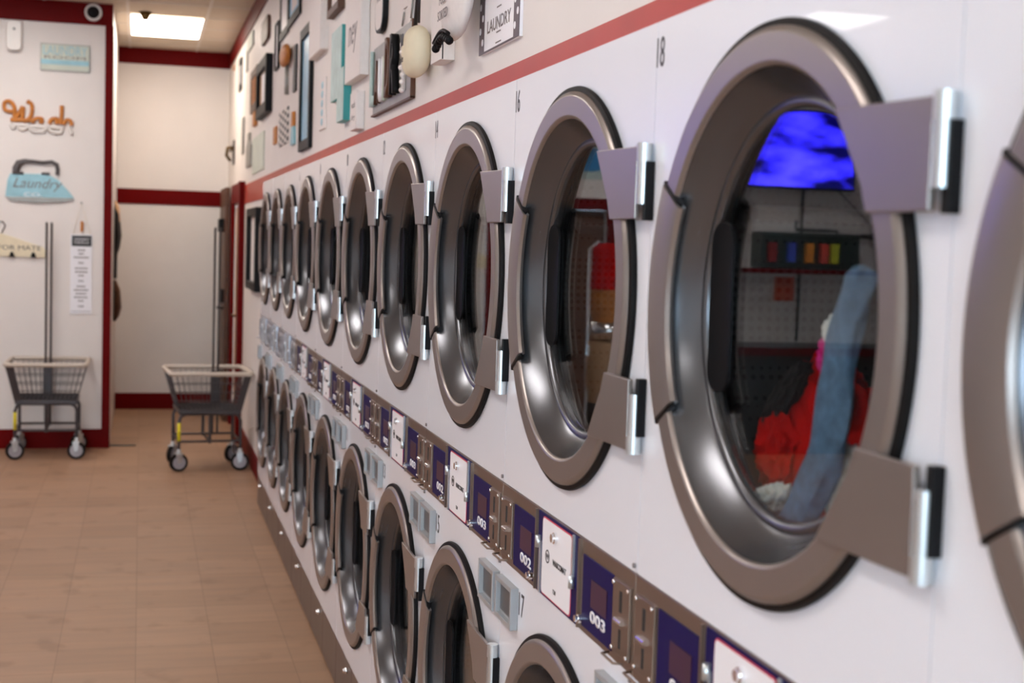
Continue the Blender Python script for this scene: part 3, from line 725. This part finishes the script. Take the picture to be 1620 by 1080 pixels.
framed('small_dark_frame', 11.98, 12.29, 2.92, 3.19, .012, .05, 'small black frame closest to the back corner', M['black'], M['white'])
o = obj('orange_button', cyl(B(), (X0-.006, 13.08, 3.22), (1, 0, 0), .028, .011, 20), M['wood']); tag(o, 'tiny orange disc near the back corner under the ceiling trim', 'decoration', GA)
o = thing('wall_hook', 'dark iron cross-shaped wall hook beside the back corner', 'hook', (X0, 12.9, 2.33), group=GA)
b = B(); box(b, -.012, -.0005, -.10, .10, 0, .22, .004); obj('hook_plate', b, M['irongrey'], o)
b = B(); tube(b, [(-.01, 0, .16), (-.06, 0, .15), (-.07, 0, .08), (-.03, 0, .03)], .014, 8); tube(b, [(-.03, -.16, .13), (-.03, .16, .13)], .012, 8); obj('hook_arms', b, M['brass'], o)
canvas('thin_strip', 11.62, 11.84, 2.363, 2.66, .010, 'thin grey-brown vertical strip beside the grey bottle-shaped plaque', 'plaque', face=M['greymetal'], side=M['irongrey'])
o = thing('bottle_plaque', 'grey bottle-shaped metal plaque left of the pale green board', 'plaque', (X0, 10.99, 2.225), group=GA)
obj('plaque_body', prism_x(B(), [(-.22, 0), (.22, 0), (.24, .16), (.10, .20), (.09, .26), (-.09, .26), (-.10, .20), (-.24, .16)], -.016, -.0005, bev=.003), M['greymetal'], o)
canvas('green_board', 9.65, 10.64, 2.151, 2.412, .010, 'pale green wooden board above the red stripe near the far dryers', 'wall sign', face=M['greenwhite'], side=M['greenwhite'])
canvas('orange_plaque', 8.745, 8.915, 2.270, 2.377, .012, 'small orange wooden plaque left of the checkered sign', 'plaque', face=M['wood'], side=M['wood'])
canvas('checkered_sign', 8.055, 8.590, 2.234, 2.440, .006, 'black and white checkered sign left of the blue framed print', 'wall sign', face=M['checker'], side=M['checker'])
o = thing('clothespin_sign', 'wooden clothespin ornament with a pale blue lower part beside the checkered sign', 'ornament', (X0, 7.73, 2.20), group=GA)
obj('clothespin_top', prism_x(B(), [(-.05, .10), (.05, .10), (.03, .18), (-.03, .18)], -.018, -.0005, bev=.003), M['wood'], o)
obj('clothespin_bottom', prism_x(B(), [(-.08, 0), (-.01, 0), (0, .05), (.01, 0), (.08, 0), (.05, .10), (-.05, .10)], -.016, -.0005, bev=.002), M['ironblue'], o)
o = thing('wooden_scoop', 'brown wooden scoop with a metal bowl hanging between frame and blue print', 'scoop', (X0, 8.05, 2.60), group=GA)
b = pillow_bm(.16, .06, .025); b.transform(Matrix.Translation((-.03, 0, .12))); obj('scoop_head', b, M['wood'], o, True)
obj('scoop_handle', tube(B(), [(-.02, -.02, .07), (-.02, -.03, -.10)], .012, 8), M['greymetal'], o)
canvas('narrow_black_sign', 7.650, 7.778, 2.488, 2.738, .012, 'narrow black sign touching the left side of the blue framed print', 'wall sign', face=M['ink'], side=M['ink'])
# tall black frame low on the wall next to the last dryer
t = thing('framed_notice', 'tall black-framed pale notice on the wall beyond the last dryer', 'notice', (X0, 10.20, 1.305))
b = B()
for q in ((-.44, -.36, 0, .59), (.36, .44, 0, .59), (-.36, .36, 0, .06), (-.36, .36, .53, .59)): box(b, -.045, -.0005, *q, .005)
obj('notice_frame', b, M['black'], t); obj('notice_sheet', box(B(), -.012, -.001, -.36, .36, .06, .53), M['canvas'], t)

# ---------------------------------------------------------------- decorations on the partition
Y0 = YP
def rbox(bm, x0, x1, z0, z1, t0, t1, bev=0): return box(bm, x0, x1, Y0-t1, Y0-t0, z0, z1, bev)
def prism_y(poly, t0, t1, bev=0):
    """polygon in (x,z) on the partition wall"""
    b = B(); prism_x(b, [(-x, z) for x, z in poly], t0, t1, bev=bev)
    b.transform(Matrix(((0, -1, 0, 0), (-1, 0, 0, Y0), (0, 0, 1, 0), (0, 0, 0, 1)))); bmesh.ops.recalc_face_normals(b, faces=b.faces); return b
GP = 'things fixed to the white partition wall'
t = thing('air_freshener', 'white air freshener dispenser high on the left of the partition wall', 'dispenser', (0, 0, 0), group=GP)
obj('dispenser_body', prism_y(rrect(-1.0, -.887, 3.03, 3.255, .035), 0, .06, .008), M['plastwhite'], t)
b = B(); cyl(b, (-.940, Y0-.062, 3.19), (0, 1, 0), .010, .006, 12); obj('dispenser_nozzle', b, M['irongrey'], t)
t = thing('dome_camera', 'round white camera with black lens on the dark red band', 'camera', (0, 0, 0), group=GP)
b = B(); cyl(b, (-.372, Y0-.03, 3.355), (0, 1, 0), .064, .032, 32); obj('camera_ring', b, M['plastwhite'], t, True)
b = B(); bmesh.ops.create_icosphere(b, subdivisions=3, radius=.047, matrix=Matrix.Translation((-.372, Y0-.045, 3.355)) @ Matrix.Scale(.5, 4, (0, 1, 0))); obj('camera_lens', b, M['black'], t, True)
t = thing('slatted_sign', 'pale slatted wooden sign reading LAUNDRY ROOM with a light blue stripe', 'wall sign', (0, 0, 0), group=GP)
b = B()
for i in range(16): rbox(b, -.750+.0219*i, -.750+.0219*i+.0205, 2.905, 3.10, 0, .014, .001)
obj('slats', b, M['greenwhite'], t)
b = B(); rbox(b, -.750, -.400, 2.948, 2.985, .0135, .0155); obj('blue_stripe', b, M['ironblue'], t)
obj('writing', text_bm('LAUNDRY', .07, tm=TM_F, at=(-.575, Y0-.014, 3.055), width=.32), M['ironblue'], t)
obj('writing', text_bm('ROOM', .022, tm=TM_F, at=(-.575, Y0-.014, 3.003), width=.30), M['greyink'], t)
b = B(); rbox(b, -.752, -.398, 2.901, 2.906, 0, .018); rbox(b, -.752, -.398, 3.099, 3.104, 0, .018); rbox(b, -.755, -.750, 2.901, 3.104, 0, .018); rbox(b, -.400, -.395, 2.901, 3.104, 0, .018); obj('sign_edge', b, M['greymetal'], t)
# script WASH sign: thick strokes swept from tubes, orange above, white below
t = thing('wash_sign', 'orange wooden script sign reading Wash with a white dipped lower edge', 'wall sign', (0, 0, 0), group=GP)
def stroke(bm, pts, r=.017, dy=.012):
    # smooth the polyline
    P_ = [Vector((p[0], 0, p[1])) for p in pts]; out = []
    for i in range(len(P_)-1):
        p0 = P_[max(i-1, 0)]; p1 = P_[i]; p2 = P_[i+1]; p3 = P_[min(i+2, len(P_)-1)]
        for k in range(6):
            q = k/6; out.append(.5*((2*p1)+(-p0+p2)*q+(2*p0-5*p1+4*p2-p3)*q*q+(-p0+3*p1-3*p2+p3)*q**3))
    out.append(P_[-1]); tube(bm, [Vector((p.x, Y0-dy, p.z)) for p in out], r, 8)
def px2(x, y): return (-1.047+(x)*.004513*1.0, 3.404-(y)*.00475)   # sign-drawing units to metres on the wall
S1 = [[(22, 178), (10, 176), (8, 164), (16, 160), (24, 170), (24, 192)], [(24, 195), (34, 175), (38, 170), (36, 195)], [(38, 195), (50, 185), (52, 165), (44, 158)],
      [(52, 196), (58, 188), (68, 188), (66, 196)], [(80, 196), (84, 188), (92, 187), (92, 196)], [(98, 196), (100, 178), (100, 163)], [(102, 196), (108, 188), (115, 190), (116, 197)]]
b = B()
def wpt(x, y): return (-1.047+x*.004503, 2.674-(y-155)*.00436*.99-.0)
for s in S1: stroke(b, [wpt(*p) for p in s], .0155)
for x0_, x1_ in ((18, 38), (38, 56)): stroke(b, [wpt(x0_, 192), wpt(x1_, 192)], .0165)
obj('orange_letters', b, M['wood'], t, True)
b = B()
for s in ([(18, 200), (22, 206), (26, 200)], [(30, 200), (34, 207), (42, 206), (44, 200)], [(46, 200), (54, 209), (70, 209), (76, 200)], [(78, 205), (84, 210), (98, 210), (102, 200)], [(112, 200), (114, 205), (116, 212)], [(20, 200), (46, 200)], [(50, 202), (74, 202)], [(82, 202), (102, 202)]): stroke(b, [wpt(*p) for p in s], .0145)
obj('white_dipped_edge', b, M['plastwhite'], t, True)
# iron-shaped sign
t = thing('iron_sign', 'light blue clothes-iron-shaped sign with dark grey handle reading Laundry', 'wall sign', (0, 0, 0), group=GP)
obj('iron_body', prism_y([(-1.0, 1.935), (-.985, 2.06), (-.965, 2.110), (-.70, 2.115), (-.62, 2.075), (-.55, 2.00), (-.505, 1.945), (-.51, 1.93), (-.60, 1.915), (-.78, 1.905), (-.95, 1.915)], 0, .016, .003), M['ironblue'], t)
obj('iron_soleplate', prism_y([(-1.0, 1.935), (-.505, 1.938), (-.50, 1.928), (-.60, 1.905), (-.78, 1.893), (-.96, 1.905)], .001, .018, .002), M['greymetal'], t)
b = B()
def hs(bm, pts, r): tube(bm, [(x, Y0-.016, z) for x, z in pts], r, 10)
hs(b, [(-.925, 2.115), (-.925, 2.15), (-.905, 2.19), (-.86, 2.207), (-.79, 2.205), (-.73, 2.200), (-.665, 2.210), (-.63, 2.19), (-.622, 2.15), (-.626, 2.112)], [.026, .026, .026, .018, .014, .014, .014, .017, .015, .014])
hs(b, [(-.95, 2.118), (-.87, 2.116)], .012); hs(b, [(-.74, 2.118), (-.68, 2.118)], .010)
obj('iron_handle', b, M['irongrey'], t, True)
obj('writing', text_bm('Laundry', .095, tm=TM_F, at=(-.765, Y0-.016, 2.030), width=.36, shear=.35), M['greyink'], t)
obj('writing', text_bm('CO.', .03, tm=TM_F, at=(-.80, Y0-.016, 1.955), width=.13, bold=.01), M['white'], t)
# hanger-shaped sign
t = thing('hanger_sign', 'cream hanger-shaped wooden sign reading FOR MATE with black clips', 'wall sign', (0, 0, 0), group=GP)
obj('hanger_board', prism_y([(-1.33, 1.485), (-.71, 1.475), (-.705, 1.525), (-.72, 1.555), (-.95, 1.630), (-1.03, 1.655), (-1.33, 1.555)], 0, .014, .003), M['cream'], t)
b = B(); tube(b, [(-1.03, Y0-.008, 1.65), (-1.01, Y0-.008, 1.69), (-1.0, Y0-.008, 1.715), (-1.02, Y0-.008, 1.745), (-1.05, Y0-.008, 1.74), (-1.06, Y0-.008, 1.71)], .004, 8); obj('hanger_hook', b, M['irongrey'], t)
obj('writing', text_bm('FOR MATE', .035, tm=TM_F, at=(-.895, Y0-.014, 1.548), width=.31), M['irongrey'], t)
b = B()
for x in (-.95, -.795):
    prism = prism_y([(x-.022, 1.475), (x+.022, 1.475), (x+.008, 1.515), (x-.008, 1.515)], .012, .024); merge(b, prism)
obj('clips', b, M['black'], t)
# long hanging paper
t = thing('hanging_paper', 'long narrow white hanging sign with black header and rows of small print', 'wall sign', (0, 0, 0), group=GP)
rb = B(); rbox(rb, -.523, -.363, 1.05, 1.665, .002, .008, .001); obj('paper_panel', rb, M['white'], t)
rb = B(); rbox(rb, -.515, -.368, 1.572, 1.655, .008, .0095); obj('black_header', rb, M['ink'], t)
obj('header_writing', text_bm('LAUNDRY\nFORMULA', .045, tm=TM_F, at=(-.4415, Y0-.0095, 1.613), width=.11), M['white'], t)
rb = B(); zz = 1.548
rnd = random.Random(3)
for g_, cnt in enumerate((3, 1, 3, 1, 5, 1)):
    for i in range(cnt):
        hw = rnd.uniform(.018, .055) if cnt > 1 else .02
        x = -.443-hw
        while x < -.443+hw: 
            l = rnd.uniform(.006, .014); rbox(rb, x, min(x+l, -.443+hw), zz-.012, zz, .008, .0088); x += l+.004
        zz -= .028
    zz -= .014
rbox(rb, -.515, -.37, 1.066, 1.070, .008, .0088)
obj('small_print', rb, M['greyink'], t)
rb = B(); tube(rb, [(-.505, Y0-.006, 1.665), (-.446, Y0-.01, 1.90), (-.378, Y0-.006, 1.665)], .0022, 6); obj('string', rb, M['cream'], t)
rb = B(); rbox(rb, -.452, -.430, 1.685, 1.765, .004, .018, .003); obj('peg', rb, M['wood'], t)
obj('nail', cyl(B(), (-.446, Y0-.008, 1.905), (0, 1, 0), .008, .014, 12), M['greymetal'], t)

# brown coats and a broom hanging inside the alcove, just visible past the partition edge
t = thing('hanging_jacket', 'brown and black jacket hanging in the alcove, peeking past the partition edge', 'jacket', (-.225, 12.25, 0))
def hang(zs, seed):
    b = B(); rows = []
    for z, wd, dp in zs:
        row = []
        for q in range(18):
            a = 2*PI*q/18; k_ = 1+.18*mn.noise(Vector((math.cos(a)*2, math.sin(a)*2, z*3+seed)))
            row.append(b.verts.new((.006+dp*.55*(1+math.cos(a))*.5*k_, wd*math.sin(a)*k_, z)))
        rows.append(row)
    for i in range(len(rows)-1):
        for q in range(18): b.faces.new((rows[i][q], rows[i][(q+1) % 18], rows[i+1][(q+1) % 18], rows[i+1][q]))
    b.faces.new(rows[0]); b.faces.new(rows[-1][::-1]); bmesh.ops.recalc_face_normals(b, faces=b.faces); return b
obj('jacket_body', hang([(1.90, .05, .03), (1.84, .16, .08), (1.66, .19, .11), (1.56, .17, .085), (1.50, .15, .05), (1.30, .15, .05)], 1), M['blackcloth'], t, True)
obj('jacket_lining', hang([(1.28, .13, .04), (1.20, .16, .10), (1.05, .17, .12), (.98, .14, .09), (.94, .08, .04)], 4), M['darkwood'], t, True)
obj('jacket_collar', hang([(1.95, .06, .03), (1.90, .10, .08), (1.74, .12, .10), (1.66, .08, .06)], 7).copy() if False else hang([(1.95, .06, .03), (1.90, .10, .08), (1.78, .12, .095), (1.70, .08, .06)], 7), M['tan'], t, True)
b = B(); box(b, -.225, -.02, 11.34, 11.40, 0, .006); tag(obj('floor_strip', b, M['greencase']), 'dark green strip on the floor beside the partition corner', 'floor strip')

# ---------------------------------------------------------------- laundry carts
def cart(x, y, rz, label, polex):
    """local: x across (as seen), y depth, front at y=0"""
    t = thing('laundry_cart', label, 'cart', (x, y, 0), rz, group='wire laundry carts with tall hanging poles')
    L = .56; HW = .285; top = .705; bot = .445; bw = .215; f0, f1 = .02, L
    # bumper rim
    b = B(); rr = []
    for cx_, cy_, a in ((HW-.04, L-.04, 0), (-HW+.04, L-.04, PI/2), (-HW+.04, .04-.02, PI), (HW-.04, .04-.02, 1.5*PI)):
        for i in range(5): q = a+PI/2*i/4; rr.append((cx_+.04*math.cos(q), cy_+.04*math.sin(q), top))
    tube(b, rr, .016, 10, closed=True); obj('basket_rim', b, M['cartplastic'], t, True)
    # wire basket
    b = B()
    def P(u, v, w_):          # u,v in 0..1 across/depth, w 0 bottom..1 top
        hw = bw+(HW-bw)*w_; y0 = .05*(1-w_); y1 = L-.10*(1-w_)
        return (-hw+2*hw*u, y0+(y1-y0)*v, bot+(top-bot)*w_)
    for i in range(15):
        u = i/14
        tube(b, [P(u, 0, 1), P(u, 0, 0), P(u, 1, 0), P(u, 1, 1)], .0022, 5)
    for i in range(15):
        v = i/14
        tube(b, [P(0, v, 1), P(0, v, 0), P(1, v, 0), P(1, v, 1)], .0022, 5)
    for w_ in (.0, .25, .5, .75): tube(b, [P(0, 0, w_), P(1, 0, w_), P(1, 1, w_), P(0, 1, w_)], .003, 6, closed=True)
    obj('wire_basket', b, M['cartmetal'], t)
    b = B(); box(b, -bw-.005, bw+.005, .045, L-.095, bot-.035, bot-.004, .006)
    obj('basket_tray', b, M['cartmetal'], t)
    s = -1 if polex < 0.5 else 1
    b = B(); hs_ = [(-1*HW+.008, .03, top-.015), (-bw-.012, .06, bot)]
    sx = -1 if label.find('partition') >= 0 else 1
    q0 = Vector((sx*(HW-.006), .0, top-.02)); q1 = Vector((sx*(bw+.006), .045, bot-.01))
    t2 = bmesh.new(); hw_ = .018
    vs = [t2.verts.new(v) for v in (q0+Vector((-sx*.05, 0, 0)), q0, q1, q1+Vector((-sx*.05, 0, 0)))]
    vs2 = [t2.verts.new(v.co+Vector((0, .006, 0))) for v in vs]; t2.faces.new(vs); t2.faces.new(vs2[::-1])
    for i in range(4): t2.faces.new((vs[i], vs2[i], vs2[(i+1) % 4], vs[(i+1) % 4]))
    bmesh.ops.recalc_face_normals(t2, faces=t2.faces); t2.transform(Matrix.Translation((0, -.008, 0)))
    obj('side_plate', t2, M['cartmetal'], t)
    # base frame
    b = B(); lw = .217
    for yy in (.06, L-.10):
        tube(b, [(-lw, yy, .155), (-lw, yy, .36), (-lw+.012, yy, .395), (-lw+.045, yy, .412), (lw-.045, yy, .412), (lw-.012, yy, .395), (lw, yy, .36), (lw, yy, .155)], .0115, 10)
        tube(b, [(-lw, yy, .215), (lw, yy, .215)], .009, 8)
        tube(b, [(0, yy, .20), (0, yy, .42)], .0115, 8)
    for sx2 in (-lw, lw): tube(b, [(sx2, .06, .215), (sx2, L-.10, .215)], .009, 8)
    tube(b, [(0, .06, .215), (0, L-.10, .215)], .009, 8)
    obj('base_frame', b, M['cartmetal'], t, True)
    obj('yellow_tag', cyl(B(), (-lw, .06, .285), (0, 0, 1), .0125, .13, 14), M['yellow'], t)
    # hanging pole
    b = B()
    for dx in (-.018, .018): tube(b, [(polex+dx, L-.085, .22), (polex+dx, L-.085, 1.72), (polex+dx, L-.10, 1.745)], .0085, 8)
    obj('hanging_pole', b, M['cartmetal'], t, True)
    obj('pole_bracket', box(B(), polex-.035, polex+.035, L-.10, L-.07, bot-.03, top-.02, .004), M['cartmetal'], t)
    for i, (wx, wy) in enumerate(((-lw, .06), (lw, .06), (-lw, L-.10), (lw, L-.10))):
        a = (.25, -.12, .9, .6)[i]
        b = B(); cyl(b, (0, 0, .065), (1, 0, 0), .065, .028, 32); w0 = obj('caster_wheel', b, M['rubber'], t, True); w0.location = (wx, wy, 0); w0.rotation_euler = (0, 0, PI/2+a)
        b = B(); cyl(b, (0, 0, .065), (1, 0, 0), .047, .032, 28); cyl(b, (0, 0, .065), (1, 0, 0), .014, .042, 16); obj('wheel_hub', b, M['wheelgrey'], w0, True)
        b = B(); 
        for s3 in (-1, 1): prism_x(b, [(-.012, .065), (.012, .058), (.026, .128), (-.022, .128)], s3*.020, s3*.024)
        box(b, -.026, .026, -.024, .028, .126, .134, .003); cyl(b, (0, 0, .145), (0, 0, 1), .016, .03, 16)
        obj('wheel_fork', b, M['satin'], w0)
    return t
cart(-.660, 10.66, 0, 'grey wire laundry cart parked against the white partition wall at the left', -.014)
cart(.500, 10.06, .08, 'grey wire laundry cart standing beside the far dryers', .088)

# ---------------------------------------------------------------- the far left of the room, seen mirrored in the dryer glass
t = thing('television', 'blue-lit television mounted high on the wall, mirrored in the nearest full dryer glass', 'television', (-3.95, YP-.17, 2.59), 0)
obj('tv_case', box(B(), -.56, .56, -.02, .03, -.345, .345, .006), M['black'], t)
obj('tv_screen', box(B(), -.54, .54, -.024, -.0195, -.325, .325), M['tv'], t)
obj('tv_bracket', box(B(), -.1, .1, .03, .169, -.1, .1), M['black'], t)
t.rotation_euler = (.0, 0, -.0)
t = thing('wall_clock', 'round dark wall clock beside the television, mirrored in the dryer glass', 'clock', (-4.86, YP, 2.42))
b = B(); cyl(b, (0, -.02, 0), (0, 1, 0), .19, .038, 40); obj('clock_case', b, M['black'], t, True)
b = B(); cyl(b, (0, -.041, 0), (0, 1, 0), .15, .004, 40); obj('clock_face', b, M['irongrey'], t)
b = B(); box(b, -.006, .006, -.048, -.044, 0, .10); box(b, 0, .08, -.048, -.044, -.006, .006); obj('clock_hands', b, M['white'], t)
b = B(); tube(b, [(-4.10, YP-.02, 2.25), (-4.10, YP-.02, .92)], .012, 8); tube(b, [(-4.45, YP-.02, 2.25), (-4.75, YP-.03, 1.98)], .005, 6); tag(obj('wall_cable', b, M['ink']), 'black cable running down the wall below the television, mirrored', 'cable')
t = thing('detergent_vending_case', 'dark green vending case with coloured soap boxes, mirrored in the dryer glass', 'vending machine', (-4.10, YP, 1.56))
obj('case_body', box(B(), -.47, .47, -.22, -.001, 0, .31, .006), M['greencase'], t)
b = B(); tube(b, [(.12, -.15, .42), (.12, -.15, .335), (-.28, -.15, .335), (-.28, -.15, .305)], .014, 8); obj('case_rail', b, M['ink'], t)
for i, (xx, cc) in enumerate(((.38, (150, 20, 20)), (.20, (60, 80, 200)), (.03, (240, 150, 30)), (-.11, (230, 80, 60)), (-.21, (210, 220, 50)))):
    tag(obj('detergent_box', box(B(), -4.10+xx-.035, -4.10+xx+.035, YP-.27, YP-.221, 1.61, 1.78, .003), mat(f'soap_box_{i}', srgb(*cc), .4)), ('dark red', 'blue', 'orange', 'coral', 'yellow')[i]+' detergent box in front of the dark vending case, mirrored', 'box', 'soap boxes on the red shelf')
tag(obj('red_shelf', box(B(), -4.95, -3.3, YP-.30, YP-.001, 1.515, 1.552, .002), M['red']), 'red wooden shelf under the vending case, mirrored in the dryer glass', 'shelf')
tag(obj('orange_notice', box(B(), -4.06, -3.87, YP-.008, YP-.001, 1.27, 1.48), M['orangesign']), 'orange notice below the red shelf, mirrored in the dryer glass', 'notice')
t = thing('wall_fan', 'small dark wall fan beside the vending case, mirrored in the dryer glass', 'fan', (-4.80, YP-.20, 1.86))
b = B()
for r_ in (.05, .10, .15): tube(b, [(r_*math.cos(2*PI*i/24), -.03-.02*(.15-r_)/.15, r_*math.sin(2*PI*i/24)) for i in range(24)], .004, 6, closed=True)
for i in range(10): a = 2*PI*i/10; tube(b, [(.03*math.cos(a), -.05, .03*math.sin(a)), (.15*math.cos(a), -.03, .15*math.sin(a))], .003, 6)
obj('fan_cage', b, M['irongrey'], t)
b = B()
for i in range(4):
    t2 = bmesh.new(); box(t2, -.03, .03, -.012, -.008, .02, .13, .002); merge(b, t2, Matrix.Rotation(i*PI/2, 4, 'Y') @ Matrix.Rotation(.3, 4, 'Z'))
obj('fan_blades', b, M['ink'], t)
obj('fan_mount', tube(B(), [(0, -.02, 0), (0, .10, 0), (.10, .199, 0)], .02, 8), M['ink'], t)
t = thing('folding_counter', 'long dark folding counter with red edge along the far wall, mirrored in the glass', 'counter', (-4.2, YP, 0))
obj('counter_top', box(B(), -1.3, 1.3, -.72, -.016, .86, .90, .003), M['darkcounter'], t)
obj('counter_edge', box(B(), -1.3, 1.3, -.735, -.721, .84, .905), M['red'], t)
obj('counter_base', box(B(), -1.25, 1.25, -.65, -.03, .0, .86), M['darkcounter'], t)
# poster over the doorway and a two-tier capsule vending stand in front of it
t = thing('blue_poster', 'white poster with a blue shape above the doorway, mirrored in dryer sixteen glass', 'poster', (-2.12, YP, 2.26))
obj('poster_sheet', box(B(), -.19, .19, -.006, -.001, 0, .33), M['paleteal'], t)
b = pillow_bm(.13, .10, .004); b.transform(Matrix.Rotation(PI/2, 4, 'Z')); b.transform(Matrix.Translation((0, -.007, .165))); obj('poster_shape', b, mat('poster_blue', srgb(30, 130, 190), .5), t, True)
tag(obj('red_poster', box(B(), -1.85, -1.68, YP-.006, YP-.001, 2.24, 2.40), M['orangesign']), 'small red notice above the doorway, mirrored in the dryer glass', 'poster')
t = thing('capsule_vending_stand', 'two-tier capsule vending stand with red lid and chrome post, mirrored in the glass', 'vending machine', (-1.20, 8.0, 0))
obj('stand_base', cyl(B(), (0, 0, .02), (0, 0, 1), .17, .04, 32), M['irongrey'], t, True)
obj('stand_post', tube(B(), [(.0, .0, .04), (0, 0, .75)], .035, 16), M['redcloth'], t, True)
def lz(prof, seg=32):
    b = B(); rows = []
    for i in range(seg):
        a = 2*PI*i/seg; rows.append([b.verts.new((r_*math.cos(a), r_*math.sin(a), z_)) for r_, z_ in prof])
    for i in range(seg):
        for j in range(len(prof)-1): f = b.faces.new((rows[i][j], rows[(i+1) % seg][j], rows[(i+1) % seg][j+1], rows[i][j+1])); f.smooth = True
    bmesh.ops.remove_doubles(b, verts=b.verts, dist=1e-5); return b
obj('lower_globe', lz([(.0001, .75), (.09, .75), (.12, .85), (.12, 1.02), (.10, 1.12), (.0001, 1.14)]), M['tan'], t, True)
obj('lower_body', lz([(.0001, .62), (.10, .62), (.10, .75), (.0001, .75)]), M['ink'], t)
obj('middle_body', lz([(.0001, 1.14), (.09, 1.14), (.09, 1.24), (.0001, 1.24)]), M['chrome'], t)
obj('upper_globe', lz([(.0001, 1.24), (.08, 1.24), (.10, 1.32), (.10, 1.44), (.0001, 1.46)]), M['wood'], t, True)
obj('red_lid', lz([(.0001, 1.72), (.06, 1.715), (.095, 1.68), (.10, 1.55), (.11, 1.44), (.0001, 1.44)]), M['redcloth'], t, True)
obj('chrome_rail', tube(B(), [(.11, 0, .60), (.12, 0, 1.68), (.06, 0, 1.73)], .010, 10), M['chrome'], t, True)
